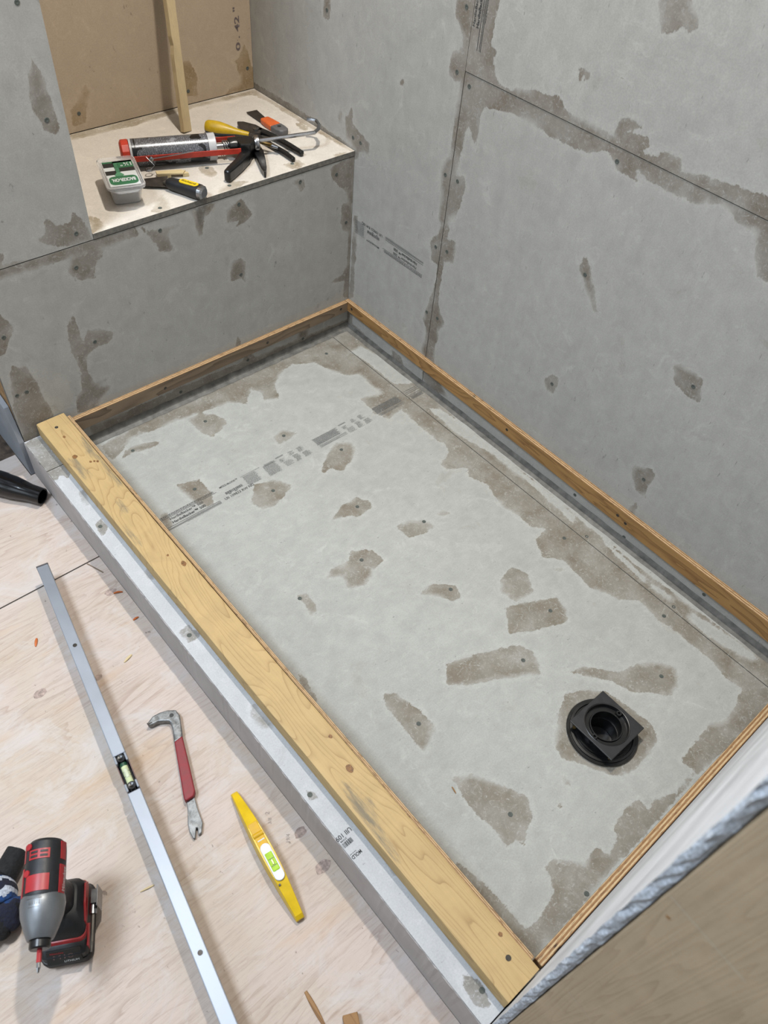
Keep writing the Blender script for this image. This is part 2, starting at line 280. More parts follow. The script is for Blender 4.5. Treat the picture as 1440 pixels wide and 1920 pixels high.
def wood_mat(name, base, late, axis, rings=26, stretch=0.10, cross=5.0, stain=None, rough=0.62, warp=0.35, seed=0.0, late_amt=0.75, sharp=3.0):
    """softwood: contour lines of a stretched noise give cathedral grain"""
    t = NT(name)
    s = [cross, cross, cross]
    s[axis] = cross * stretch
    v = t.coord(tuple(s), loc=(seed, seed * 1.7, seed * 0.6))
    h = t.noise(v, 1.6, 3, 0.45, warp)
    ph = t.math('FRACT', t.math('MULTIPLY', h, rings))
    line = t.math('POWER', ph, sharp)
    line = t.math('MULTIPLY', line, t.ramp(ph, 0.96, 1.0, 1.0, 0.0))
    fs = [260, 260, 260]
    fs[axis] = 9
    fib = t.noise(t.coord(tuple(fs)), 1.0, 4, 0.7)
    blot = t.noise(t.coord(), 9, 6, 0.65, 0.5)
    col = t.mix(t.math('MULTIPLY', line, late_amt), base, late)
    col = t.mix(t.ramp(fib, 0.35, 0.7, 0, 0.28), col, tuple(c * 0.62 for c in base[:3]) + (1,))
    col = t.mix(t.ramp(blot, 0.45, 0.65, 0, 0.45), col, tuple(min(1, c * 1.16) for c in base[:3]) + (1,))
    dull = t.noise(t.coord(loc=(4, 2, 1)), 13, 5, 0.65, 0.4)
    col = t.mix(t.ramp(dull, 0.56, 0.70, 0, 0.28), col, tuple(c * k for c, k in zip(base[:3], (0.72, 0.70, 0.72))) + (1,))
    if stain:
        d = t.attr('damp')
        fs2 = [160, 160, 160]
        fs2[axis] = 22
        e = t.noise(t.coord(tuple(fs2)), 1.0, 5, 0.7)
        dd = t.math('ADD', d, t.math('MULTIPLY', t.math('SUBTRACT', e, 0.5), 0.055))
        col = t.mix(t.ramp(dd, -0.004, 0.012, 0, 0.7), col, stain)
    t.bump(t.math('ADD', t.math('MULTIPLY', line, 0.5), fib), 0.0008, 0.4)
    return t.out(col, rough, 0, 0.35)


def ply_mat(name, axis_long, axis_thick, thick, face, late, seed=0.0):
    """plywood strip: veneer bands on the edges, figured face veneer elsewhere"""
    t = NT(name)
    tc = t.node('ShaderNodeTexCoord')
    p = t.sep(tc.outputs['Object'])
    fs = [1.0, 1.0, 1.0]
    s = [9, 9, 9]
    s[axis_long] = 1.3
    h = t.noise(t.coord(tuple(s), loc=(seed, seed, seed)), 1.5, 3, 0.5, 0.5)
    ph = t.math('FRACT', t.math('MULTIPLY', h, 13))
    line = t.math('POWER', ph, 2.5)
    fcol = t.mix(t.math('MULTIPLY', line, 0.75), face, late)
    blot = t.noise(t.coord(), 6, 4)
    fcol = t.mix(t.ramp(blot, 0.4, 0.7, 0, 0.4), fcol, tuple(c * 0.6 for c in face[:3]) + (1,))
    k = t.math('FRACT', t.math('MULTIPLY', p[axis_thick], 1.0 / thick * 2.5))
    band = t.ramp(k, 0.42, 0.5)
    s2 = [600, 600, 600]
    s2[axis_long] = 60
    gn = t.noise(t.coord(tuple(s2)), 1.0, 3, 0.7)
    ecol = t.mix(band, srgb(228, 198, 152), srgb(172, 128, 86))
    ecol = t.mix(t.ramp(gn, 0.52, 0.66, 0, 0.75), ecol, srgb(92, 58, 36))
    gap = t.noise(t.coord((1, 1, 1)), 24, 2)
    ecol = t.mix(t.math('MULTIPLY', t.ramp(gap, 0.66, 0.72), band), ecol, srgb(50, 32, 22))
    nz = t.math('ABSOLUTE', t.normal()[2])
    col = t.mix(t.ramp(nz, 0.5, 0.7), fcol, ecol)
    t.bump(gn, 0.001, 0.4)
    return t.out(col, 0.65, 0, 0.3)


BOARD = board_mat('fibre_cement', srgb(205, 203, 196), srgb(182, 180, 174), srgb(136, 127, 114), srgb(157, 148, 136), (1, 1, 0.35))
BOARD_F = board_mat('fibre_cement_floor', srgb(210, 210, 203), srgb(186, 186, 180), srgb(140, 131, 115), srgb(164, 155, 141), (0.6, 1.4, 1))
BOARD_T = board_mat('fibre_cement_tan', srgb(213, 192, 166), srgb(203, 182, 157), srgb(168, 144, 106), srgb(178, 154, 116), (1, 1, 0.5))
BOARD_B = board_mat('fibre_cement_bench', srgb(242, 233, 221), srgb(224, 215, 203), srgb(170, 156, 132), srgb(190, 176, 152), (1, 1, 1))
BOARD_C = board_mat('fibre_cement_curb', srgb(226, 228, 231), srgb(208, 210, 213), srgb(150, 146, 138), srgb(168, 164, 156), (1, 0.6, 1))
BOARD_EDGE = plain('cement_edge', srgb(128, 124, 116), 0.9, var=0.15, scale=120, bump=0.001)
CURBSIDE = plain('curb_side', srgb(208, 200, 196), 0.85, var=0.05, scale=14)
MATRIX_DARK = plain('cavity_dark', srgb(46, 40, 34), 0.95, var=0.2)
SEALANT = plain('sealant', srgb(124, 121, 114), 0.6, var=0.22, scale=45)
SCREW = plain('coated_screw', srgb(92, 98, 92), 0.7, 0.0, var=0.12)
INK = plain('print_ink', srgb(62, 62, 62), 0.8, var=0.12, scale=220)
INK_SOFT = plain('print_ink_fine', srgb(112, 114, 113), 0.8, var=0.12, scale=220)
LUMBER = wood_mat('pine_lumber', srgb(216, 184, 128), srgb(140, 96, 52), 1, 36, 0.17, 4.2, stain=srgb(104, 106, 100), seed=8.4, late_amt=0.62, sharp=7.0)
STUD = wood_mat('spruce_stud', srgb(206, 184, 152), srgb(172, 146, 114), 2, 42, 0.035, 9.0, seed=1.3, late_amt=0.55, warp=0.1)
STICKWOOD = wood_mat('pale_stick', srgb(226, 203, 160), srgb(200, 170, 122), 2, 10, 0.08, 6.0, seed=5.0, late_amt=0.5)
CHIPWOOD = wood_mat('fresh_splinter', srgb(238, 216, 168), srgb(220, 190, 138), 0, 10, 0.2, 8.0, late_amt=0.4)
DARKWOOD = wood_mat('brown_offcut', srgb(176, 132, 84), srgb(112, 74, 44), 1, 14, 0.2, 8.0)
WHITE_FACE = plain('white_board_face', srgb(248, 249, 252), 0.6, var=0.1, scale=9)
BLACK = plain('black_plastic', srgb(22, 22, 23), 0.30, var=0.15)
BLACK_RUB = plain('black_rubber', srgb(27, 29, 34), 0.5, var=0.15, scale=150)
DRAIN_BLACK = plain('abs_drain', srgb(20, 20, 21), 0.34, var=0.2)
STEEL = plain('bright_steel', srgb(196, 197, 200), 0.25, 1.0, var=0.08)
DULL_STEEL = plain('dull_steel', srgb(120, 116, 110), 0.45, 0.9, var=0.2, scale=40)
DARK_STEEL = plain('dark_steel', srgb(84, 78, 72), 0.45, 0.6, var=0.25, scale=60)
FORGED = plain('forged_steel', srgb(150, 152, 152), 0.45, 0.6, var=0.26, scale=110, bump=0.0006)
ALU = plain('anodised_aluminium', srgb(184, 190, 200), 0.45, 0.55, var=0.05, scale=7)
ALU_EDGE = plain('aluminium_edge', srgb(96, 92, 94), 0.5, 0.4)
CASTALU = plain('cast_aluminium', srgb(152, 156, 160), 0.42, 0.7, var=0.08, scale=25)
RED = plain('red_paint', srgb(196, 58, 40), 0.42, var=0.1)
RED_PL = plain('red_plastic', srgb(190, 44, 50), 0.4, var=0.08)
RED_CAP = plain('red_cap', srgb(214, 66, 44), 0.35)
RED_GRIP = plain('red_grip', srgb(152, 36, 44), 0.55, var=0.1)
YELLOW = plain('yellow_paint', srgb(250, 208, 20), 0.35, var=0.06, scale=35)
YELLOW_D = plain('yellow_recess', srgb(240, 186, 10), 0.55, var=0.05)
YELLOW_H = plain('yellow_handle', srgb(216, 178, 24), 0.4, var=0.08)
NAVY_H = plain('navy_handle', srgb(38, 58, 74), 0.45)
ORANGE = plain('orange_plastic', srgb(232, 108, 48), 0.42)
GREY_PL = plain('grey_plastic', srgb(106, 104, 104), 0.5)
BRASS = plain('brass', srgb(196, 168, 112), 0.3, 0.9)
WHITE_PL = plain('white_plastic', srgb(240, 240, 242), 0.4, var=0.03)
TUBE_END = plain('tube_end', srgb(206, 206, 208), 0.4)
LIME = plain('lime_vial', srgb(196, 240, 70), 0.12, var=0.05)
PALE_VIAL = plain('pale_vial', srgb(226, 236, 186), 0.12, var=0.06)
GREEN = plain('green_label', srgb(52, 122, 82), 0.5)
GREEN_D = plain('green_dark', srgb(26, 80, 52), 0.4)
LBL_WHITE = plain('label_white', srgb(232, 236, 236), 0.5, var=0.03)
LBL_BLACK = plain('label_black', srgb(34, 36, 36), 0.5)
YELLOW_L = plain('yellow_label', srgb(250, 212, 24), 0.45)
NAVY = plain('navy_knit', srgb(26, 30, 52), 0.9, var=0.25, scale=180, bump=0.002)
BLUE_K = plain('blue_knit', srgb(24, 66, 122), 0.9, var=0.2, scale=180, bump=0.002)
WHITE_K = plain('white_knit', srgb(206, 212, 224), 0.9, var=0.2, scale=220, bump=0.002)
BLACK_K = plain('black_cuff', srgb(16, 16, 18), 0.85, var=0.25, scale=160, bump=0.002)
PAINT_WHITE = plain('painted_wall', srgb(225, 224, 220), 0.8, var=0.03)
ORANGE_BIT = plain('orange_shaving', srgb(226, 120, 52), 0.6)
PENCIL = plain('pencil', srgb(166, 154, 148), 0.8)
STAMP = plain('ink_stamp', srgb(120, 106, 104), 0.8)


def clear_mat():
    t = NT('frosted_polypropylene')
    t.out((0.95, 0.955, 0.96, 1), 0.16, 0, 0.5)
    t.b.inputs['Transmission Weight'].default_value = 0.86
    t.b.inputs['IOR'].default_value = 1.18
    return t.m


CLEAR = clear_mat()


def tube_label():
    """cartridge label: rows of tiny print running round the tube"""
    t = NT('cartridge_label')
    tc = t.node('ShaderNodeTexCoord')
    p = t.sep(tc.outputs['Object'])
    row = t.math('FRACT', t.math('MULTIPLY', p[0], 430))
    rows = t.ramp(row, 0.30, 0.40)
    n = t.noise(t.coord((420, 420, 420)), 1.0, 2, 0.6)
    gapn = t.noise(t.coord((24, 70, 70)), 1.0, 2, 0.5)
    ink = t.math('MULTIPLY', rows, t.ramp(n, 0.36, 0.44))
    ink = t.math('MULTIPLY', ink, t.ramp(gapn, 0.36, 0.40))
    blk = t.noise(t.coord((26, 34, 34), loc=(2.2, 0, 0)), 1.0, 1, 0.4)
    solid = t.ramp(blk, 0.60, 0.61)
    ink = t.math('MAXIMUM', ink, solid)
    ink = t.math('MAXIMUM', ink, t.math('MULTIPLY', t.ramp(p[0], 0.019, 0.0193), t.ramp(p[0], 0.0233, 0.023)))
    endb = t.ramp(p[0], 0.187, 0.1875)
    ink = t.math('MAXIMUM', ink, endb)
    col = t.mix(ink, srgb(168, 170, 178), srgb(24, 24, 28))
    return t.out(col, 0.25, 0.25, 0.6)


LABEL = tube_label()


def subfloor_mat():
    t = NT('plywood_subfloor')
    h = t.noise(t.coord((1.5, 9, 2)), 1.0, 4, 0.5, 0.7)
    ph = t.math('FRACT', t.math('MULTIPLY', h, 14))
    line = t.math('MULTIPLY', t.math('POWER', ph, 4.0), t.ramp(ph, 0.95, 1.0, 1.0, 0.0))
    fib = t.noise(t.coord((12, 190, 10)), 1.0, 5, 0.75)
    fib2 = t.noise(t.coord((26, 420, 10), (0, 0, 0.18)), 1.0, 4, 0.75)
    big = t.noise(t.coord(), 3.3, 5, 0.6, 0.6)
    col = t.mix(t.ramp(big, 0.3, 0.7), srgb(222, 204, 184), srgb(232, 214, 204))
    fade = t.ramp(t.noise(t.coord(), 4.1, 3), 0.42, 0.62, 0.08, 0.45)
    col = t.mix(t.math('MULTIPLY', line, fade), col, srgb(168, 136, 114))
    col = t.mix(t.ramp(fib, 0.50, 0.72, 0, 0.38), col, srgb(172, 152, 136))
    col = t.mix(t.ramp(fib2, 0.56, 0.68, 0, 0.34), col, srgb(158, 140, 128))
    pale = t.noise(t.coord((6, 9, 5)), 1.0, 7, 0.75, 0.8)
    col = t.mix(t.ramp(pale, 0.50, 0.64, 0, 0.62), col, srgb(234, 226, 222))
    sp = t.noise(t.coord((1.6, 0.8, 1), (0, 0, 0.4)), 60, 3, 0.6)
    col = t.mix(t.ramp(sp, 0.70, 0.74, 0, 0.6), col, srgb(124, 110, 102))
    warm = t.noise(t.coord((3, 14, 5), loc=(3, 1, 0)), 1.0, 4, 0.6)
    col = t.mix(t.ramp(warm, 0.58, 0.70, 0, 0.40), col, srgb(222, 182, 138))
    t.bump(fib, 0.0008, 0.4)
    return t.out(col, 0.75, 0, 0.3)


SUBFLOOR = subfloor_mat()
KNOT = plain('wood_knot', srgb(196, 174, 162), 0.8, var=0.2, scale=160)


# ------------------------------------------------------------ mesh helpers
def frame(o, ex, ez=(0, 0, 1)):
    ex = Vector(ex).normalized()
    ez = Vector(ez)
    ez = (ez - ex * ez.dot(ex)).normalized()
    ey = ez.cross(ex)
    m = Matrix.Identity(4)
    for i in range(3):
        m[i][0], m[i][1], m[i][2], m[i][3] = ex[i], ey[i], ez[i], o[i]
    return m


I4 = Matrix.Identity(4)


class MB:
    def __init__(self):
        self.v, self.f, self.mi = [], [], []
        self.cur = 0

    def add(self, vs, fs, M=I4):
        b = len(self.v)
        self.v += [tuple(M @ Vector(p)) for p in vs]
        for f in fs:
            self.f.append(tuple(b + i for i in f))
            self.mi.append(self.cur)
        return self

    def box(self, a, b, M=I4):
        (x0, y0, z0), (x1, y1, z1) = a, b
        x0, x1 = min(x0, x1), max(x0, x1)
        y0, y1 = min(y0, y1), max(y0, y1)
        z0, z1 = min(z0, z1), max(z0, z1)
        vs = [(x0, y0, z0), (x1, y0, z0), (x1, y1, z0), (x0, y1, z0), (x0, y0, z1), (x1, y0, z1), (x1, y1, z1), (x0, y1, z1)]
        return self.add(vs, [(0, 3, 2, 1), (4, 5, 6, 7), (0, 1, 5, 4), (1, 2, 6, 5), (2, 3, 7, 6), (3, 0, 4, 7)], M)

    def prism(self, poly, z0, z1, M=I4, top=None):
        """polygon (any winding) extruded z0..z1; top = optional second outline"""
        a = sum(poly[i][0] * poly[(i + 1) % len(poly)][1] - poly[(i + 1) % len(poly)][0] * poly[i][1] for i in range(len(poly)))
        q = list(poly)
        tq = list(top or poly)
        if a < 0:
            q.reverse()
            tq.reverse()
        n = len(q)
        vs = [(x, y, z0) for x, y in q] + [(x, y, z1) for x, y in tq]
        fs = [tuple(range(n - 1, -1, -1)), tuple(range(n, 2 * n))]
        fs += [(i, (i + 1) % n, n + (i + 1) % n, n + i) for i in range(n)]
        return self.add(vs, fs, M)

    def lathe(self, prof, M=I4, n=24, sy=1.0, sz=1.0, cap=True):
        """profile [(x, r)] turned about local X"""
        vs, fs = [], []
        for x, r in prof:
            for k in range(n):
                a = 2 * math.pi * k / n
                vs.append((x, r * math.cos(a) * sy, r * math.sin(a) * sz))
        for i in range(len(prof) - 1):
            for k in range(n):
                k2 = (k + 1) % n
                fs.append((i * n + k, i * n + k2, (i + 1) * n + k2, (i + 1) * n + k)[::-1])
        if cap:
            fs.append(tuple(range(n)))
            fs.append(tuple(range((len(prof) - 1) * n, len(prof) * n))[::-1])
        # outward check is not needed for closed solids, recalculated in build
        return self.add(vs, fs, M)

    def tube(self, pts, r, n=10, M=I4):
        pts = [Vector(p) for p in pts]
        rs = r if isinstance(r, (list, tuple)) else [r] * len(pts)
        vs, fs = [], []
        up = Vector((0, 0, 1))
        for i, p in enumerate(pts):
            d = (pts[min(i + 1, len(pts) - 1)] - pts[max(i - 1, 0)]).normalized()
            s = d.cross(up)
            if s.length < 1e-3:
                s = d.cross(Vector((1, 0, 0)))
            s.normalize()
            u = s.cross(d)
            for k in range(n):
                a = 2 * math.pi * k / n
                vs.append(tuple(p + (s * math.cos(a) + u * math.sin(a)) * rs[i]))
        for i in range(len(pts) - 1):
            for k in range(n):
                k2 = (k + 1) % n
                fs.append((i * n + k, i * n + k2, (i + 1) * n + k2, (i + 1) * n + k))
        fs.append(tuple(range(n))[::-1])
        fs.append(tuple(range((len(pts) - 1) * n, len(pts) * n)))
        return self.add(vs, fs, M)

    def loft(self, rings, M=I4, cap=True):
        n = len(rings[0])
        vs = [p for r in rings for p in r]
        fs = []
        for i in range(len(rings) - 1):
            for k in range(n):
                k2 = (k + 1) % n
                fs.append((i * n + k, i * n + k2, (i + 1) * n + k2, (i + 1) * n + k))
        if cap:
            fs.append(tuple(range(n))[::-1])
            fs.append(tuple(range((len(rings) - 1) * n, len(rings) * n)))
        return self.add(vs, fs, M)

    def build(self, name, mat, parent=None, bevel=0.0, smooth=False, seg=2, recalc=True, angle=0.6):
        me = bpy.data.meshes.new(name)
        me.from_pydata(self.v, [], self.f)
        mats = mat if isinstance(mat, (list, tuple)) else [mat]
        for m in mats:
            me.materials.append(m)
        if len(mats) > 1:
            me.polygons.foreach_set('material_index', self.mi)
        if recalc:
            b = bmesh.new()
            b.from_mesh(me)
            bmesh.ops.recalc_face_normals(b, faces=b.faces)
            b.to_mesh(me)
            b.free()
        me.update()
        o = bpy.data.objects.new(name, me)
        COL.objects.link(o)
        adopt(o, parent)
        if bevel:
            md = o.modifiers.new('edge', 'BEVEL')
            md.width = bevel
            md.segments = seg
            md.limit_method = 'ANGLE'
            md.angle_limit = 0.5
        if smooth:
            for p in me.polygons:
                p.use_smooth = True
            md = o.modifiers.new('split', 'EDGE_SPLIT')
            md.split_angle = angle
        return o


WORLD = {}


def adopt(o, parent):
    if parent is not None:
        o.parent = parent
        o.matrix_parent_inverse = WORLD.get(parent.name, I4).inverted()
        WORLD[o.name] = I4.copy()


def tag(o, label=None, cat=None, group=None, kind=None):
    for k, v in (('label', label), ('category', cat), ('group', group), ('kind', kind)):
        if v:
            o[k] = v
    return o


def thing(name, loc, label, cat, group=None):
    o = bpy.data.objects.new(name, None)
    COL.objects.link(o)
    o.empty_display_size = 0.05
    o.location = loc
    WORLD[o.name] = Matrix.Translation(Vector(loc))
    return tag(o, label, cat, group)


def structure(name):
    o = bpy.data.objects.new(name, None)
    COL.objects.link(o)
    WORLD[o.name] = I4.copy()
    o['kind'] = 'structure'
    return o


def sdf(P, polys, lim=0.05):
    """signed distance (positive inside) of points P to the union of polygons"""
    best = np.full(len(P), -lim)
    for poly in polys:
        a = np.array(poly, float)
        lo, hi = a.min(0) - lim, a.max(0) + lim
        idx = np.where(((P >= lo) & (P <= hi)).all(1))[0]
        if not len(idx):
            continue
        p = P[idx]
        b = np.roll(a, -1, 0)
        d = np.full(len(p), 1e9)
        inside = np.zeros(len(p), bool)
        for (x0, y0), (x1, y1) in zip(a, b):
            e = np.array([x1 - x0, y1 - y0])
            L = e @ e + 1e-12
            t = np.clip(((p - (x0, y0)) @ e) / L, 0, 1)
            q = p - (x0, y0) - t[:, None] * e
            d = np.minimum(d, (q ** 2).sum(1))
            c = (y0 > p[:, 1]) != (y1 > p[:, 1])
            xs = x0 + (p[:, 1] - y0) * (x1 - x0) / (y1 - y0 + 1e-15)
            inside ^= c & (p[:, 0] < xs)
        d = np.sqrt(d)
        best[idx] = np.maximum(best[idx], np.where(inside, d, -d))
    return np.clip(best, -lim, lim)


def stain_field(P, key):
    pos, neg = STAINS[key]
    d = sdf(P, pos)
    if neg:
        d = np.minimum(d, -sdf(P, neg))
    return d


def board(name, axis, face, thick, u0, u1, v0, v1, mat, parent, key=None, step=0.007, edge=BOARD_EDGE, hole=None):
    """sheet whose front (at coordinate `face` on `axis`) is a fine grid carrying the damp attribute; thick is signed"""
    nu = max(1, int(round((u1 - u0) / step)))
    nv = max(1, int(round((v1 - v0) / step)))
    us = np.linspace(u0, u1, nu + 1)
    vs = np.linspace(v0, v1, nv + 1)
    U, V = np.meshgrid(us, vs, indexing='ij')
    U, V = U.ravel(), V.ravel()
    P = np.stack([U, V], 1)
    d = stain_field(P, key) if key else np.full(len(P), -0.05)
    oth = [i for i in range(3) if i != axis]
    X = np.zeros((len(P), 3))
    X[:, axis] = face
    X[:, oth[0]] = U
    X[:, oth[1]] = V
    i, j = np.meshgrid(np.arange(nu), np.arange(nv), indexing='ij')
    i, j = i.ravel(), j.ravel()
    q = np.stack([i * (nv + 1) + j, (i + 1) * (nv + 1) + j, (i + 1) * (nv + 1) + j + 1, i * (nv + 1) + j + 1], 1)
    if hole:
        hc, hr = hole
        cx = (us[i] + us[i + 1]) / 2 - hc[0]
        cy = (vs[j] + vs[j + 1]) / 2 - hc[1]
        q = q[np.hypot(cx, cy) > hr]
    # orientation: normal must point along -sign(thick)
    sgn = -1 if thick > 0 else 1
    nat = 1 if axis in (0, 2) else -1
    if nat != sgn:
        q = q[:, ::-1]
    n0 = len(X)
    back = face + thick
    cs = [(u0, v0), (u1, v0), (u1, v1), (u0, v1)]
    R = []
    for c in cs:
        p = [0, 0, 0]
        p[axis], p[oth[0]], p[oth[1]] = face, c[0], c[1]
        R.append(p)
    for c in cs:
        p = [0, 0, 0]
        p[axis], p[oth[0]], p[oth[1]] = back, c[0], c[1]
        R.append(p)
    V3 = np.vstack([X, np.array(R)])
    side = [(0, 1, 5, 4), (1, 2, 6, 5), (2, 3, 7, 6), (3, 0, 4, 7)] + ([] if hole else [(4, 5, 6, 7)])
    side = [tuple(n0 + k for k in s) for s in side]
    if nat == sgn:
        side = [s if k < 4 else s[::-1] for k, s in enumerate(side)]
    else:
        side = [s[::-1] if k < 4 else s for k, s in enumerate(side)]
    me = bpy.data.meshes.new(name)
    me.from_pydata(V3.tolist(), [], [tuple(r) for r in q.tolist()] + side)
    me.materials.append(mat)
    me.materials.append(edge)
    mi = [0] * len(q) + [1] * len(side)
    me.polygons.foreach_set('material_index', mi)
    at = me.attributes.new('damp', 'FLOAT', 'POINT')
    at.data.foreach_set('value', np.concatenate([d, np.full(8, -0.05)]).astype(np.float32))
    me.update()
    o = bpy.data.objects.new(name, me)
    COL.objects.link(o)
    adopt(o, parent)
    return o


_screw_me = None


def screw_mesh():
    global _screw_me
    if _screw_me is None:
        m = MB()
        m.lathe([(-0.004, 0.0035), (0.0001, 0.0048), (0.0006, 0.0044), (0.0005, 0.0018), (0.0002, 0.0012)], frame((0, 0, 0), (0, 0, 1), (1, 0, 0)), 12)
        o = m.build('screw', SCREW)
        _screw_me = o.data
        COL.objects.unlink(o)
        bpy.data.objects.remove(o)
    return _screw_me


def screws(key, axis, face, parents, normal):
    """one screw per entry, parented to the board it goes through"""
    me = screw_mesh()
    for (u, v) in SCREWS[key]:
        p = [0, 0, 0]
        oth = [i for i in range(3) if i != axis]
        p[axis], p[oth[0]], p[oth[1]] = face, u, v
        par = None
        for b, (a0, a1, c0, c1) in parents:
            if a0 <= u <= a1 and c0 <= v <= c1:
                par = b
        if par is None:
            continue
        o = bpy.data.objects.new('screw', me)
        COL.objects.link(o)
        adopt(o, par)
        n = Vector(normal)
        o.matrix_basis = Matrix.Translation(Vector(p)) @ n.to_track_quat('Z', 'Y').to_matrix().to_4x4() @ Matrix.Rotation(random.random() * 3, 4, 'Z')


def text_mesh(name, s, p0, direction, up, width, height, mat, parent, lift=0.0004, bold=0.0):
    """flat print: text fitted so that it runs `width` along direction, capitals `height` tall"""
    cu = bpy.data.curves.new(name, 'FONT')
    cu.body = s
    cu.size = 1.0
    cu.offset = bold
    cu.resolution_u = 3
    tmp = bpy.data.objects.new(name, cu)
    COL.objects.link(tmp)
    dg = bpy.context.evaluated_depsgraph_get()
    me = bpy.data.meshes.new_from_object(tmp.evaluated_get(dg))
    COL.objects.unlink(tmp)
    bpy.data.objects.remove(tmp)
    co = np.zeros(len(me.vertices) * 3)
    me.vertices.foreach_get('co', co)
    co = co.reshape(-1, 3)
    x0, x1 = co[:, 0].min(), co[:, 0].max()
    sx = width / (x1 - x0) if width else height / 0.69
    sy = height / 0.69
    d = np.array(Vector(direction).normalized())
    u = np.array(Vector(up).normalized())
    n = np.cross(d, u)
    W = np.array(p0)[None] + (co[:, :1] - x0) * sx * d + co[:, 1:2] * sy * u + n * lift
    me.vertices.foreach_set('co', W.ravel())
    me.materials.clear()
    me.materials.append(mat)
    me.update()
    o = bpy.data.objects.new(name, me)
    COL.objects.link(o)
    adopt(o, parent)
    return o


class Print:
    """the manufacturer's print strip: a runs along the line of print, b up the letters"""
    def __init__(self, o, d, u, parent, amax=9.0, bmax=9.0):
        self.o, self.d, self.u = Vector(o), Vector(d), Vector(u)
        self.n = self.d.cross(self.u)
        self.par, self.amax, self.bmax = parent, amax, bmax

    def at(self, a, b):
        return self.o + self.d * a + self.u * b

    def text(self, s, a0, a1, b, h, mat=None, bold=0.0):
        text_mesh('printed_text', s, self.at(a0, b), self.d, self.u, a1 - a0, h, mat or INK, self.par, bold=bold + 0.012)

    def quads(self, rects, mat, name='fine_print'):
        m = MB()
        for (a0, a1, b0, b1) in rects:
            if a0 > self.amax or b0 > self.bmax:
                continue
            a1 = min(a1, self.amax)
            l = self.n * 0.0004
            m.add([self.at(a0, b0) + l, self.at(a1, b0) + l, self.at(a1, b1) + l, self.at(a0, b1) + l], [(0, 1, 2, 3)])
        if m.v:
            o = m.build(name, mat, self.par, recalc=False)
            o['kind'] = 'stuff'

    def lines(self, a0, a1, bs, h=0.0011, words=False):
        r = []
        for b in bs:
            if not words:
                r.append((a0, a1, b, b + h))
            else:
                a = a0
                while a < a1:
                    w = random.uniform(0.0012, 0.006)
                    r.append((a, min(a1, a + w), b, b + h))
                    a += w + random.uniform(0.0006, 0.0014)
        return r

    def barcode(self, a0, a1, b0, b1):
        r, a = [], a0
        while a < a1:
            w = random.choice([0.0006, 0.0009, 0.0016])
            r.append((a, a + w, b0, b1))
            a += w + random.choice([0.0005, 0.0008, 0.0012])
        return r

    def block(self, a0, a1, b0, b1, pitch=0.0017):
        bs = np.arange(b0, b1, pitch)
        r = []
        for b in bs:
            r += self.lines(a0 + random.uniform(0, 0.004), a1 - random.uniform(0, 0.008), [b], 0.0007, True)
        return r

    def standard(self, hb=True, mid=True, tail=True):
        TM = '\u2122'
        if hb:
            self.text('HardieBacker' + TM + ' 500', 0.0266, 0.1158, 0.0548, 0.0072)
            self.text('HardieBacker' + TM + ' 500', 0.0263, 0.1154, 0.0425, 0.0072, bold=0.012)
            self.quads(self.lines(0.004, 0.152, [0.0715, 0.068], 0.0018, True), INK)
            self.quads(self.lines(0.003, 0.158, [0.0645]) + self.lines(0.004, 0.150, [0.0365, 0.0318, 0.0292]), INK)
            self.quads(self.lines(0.055, 0.150, [0.0340, 0.0270], 0.0007, True), INK_SOFT)
        if mid:
            self.text('MOLD-BLOCK' + TM, 0.1715, 0.2225, 0.0700, 0.0050, bold=0.01)
            self.quads(self.barcode(0.173, 0.2215, 0.0440, 0.0520), INK, 'bar_code')
            self.quads(self.lines(0.180, 0.186, [0.0412], 0.0016) + self.lines(0.196, 0.204, [0.0412], 0.0016), INK)
            self.text('UII 109823 RW NG', 0.1624, 0.2452, 0.0302, 0.0072)
        if tail:
            r = self.block(0.2330, 0.2750, 0.0360, 0.0690) + self.lines(0.232, 0.288, [0.0715], 0.0012, True)
            r += self.block(0.2930, 0.3340, 0.0310, 0.0690) + self.block(0.300, 0.333, 0.0650, 0.0720)
            for s in (0.0, 0.204):
                r += self.lines(0.338 + s, 0.362 + s, [0.0735, 0.0712], 0.0011, False)
                r += self.block(0.340 + s, 0.358 + s, 0.0530, 0.0640) + self.block(0.345 + s, 0.372 + s, 0.0330, 0.0500, 0.0021)
                r += self.block(0.374 + s, 0.392 + s, 0.0600, 0.0720) + self.block(0.378 + s, 0.398 + s, 0.0330, 0.0560)
                r += self.block(0.400 + s, 0.420 + s, 0.0560, 0.0720) + self.block(0.404 + s, 0.428 + s, 0.0330, 0.0500)
                r += self.block(0.4520 + s, 0.5340 + s if s == 0 else 0.752, 0.0460, 0.0720, 0.00125)
                r += self.lines(0.456 + s, 0.544 + s, [0.0420, 0.0390, 0.0350], 0.0010) + self.lines(0.460 + s, 0.520 + s, [0.0370], 0.0008, True)
            self.quads(r, INK_SOFT)


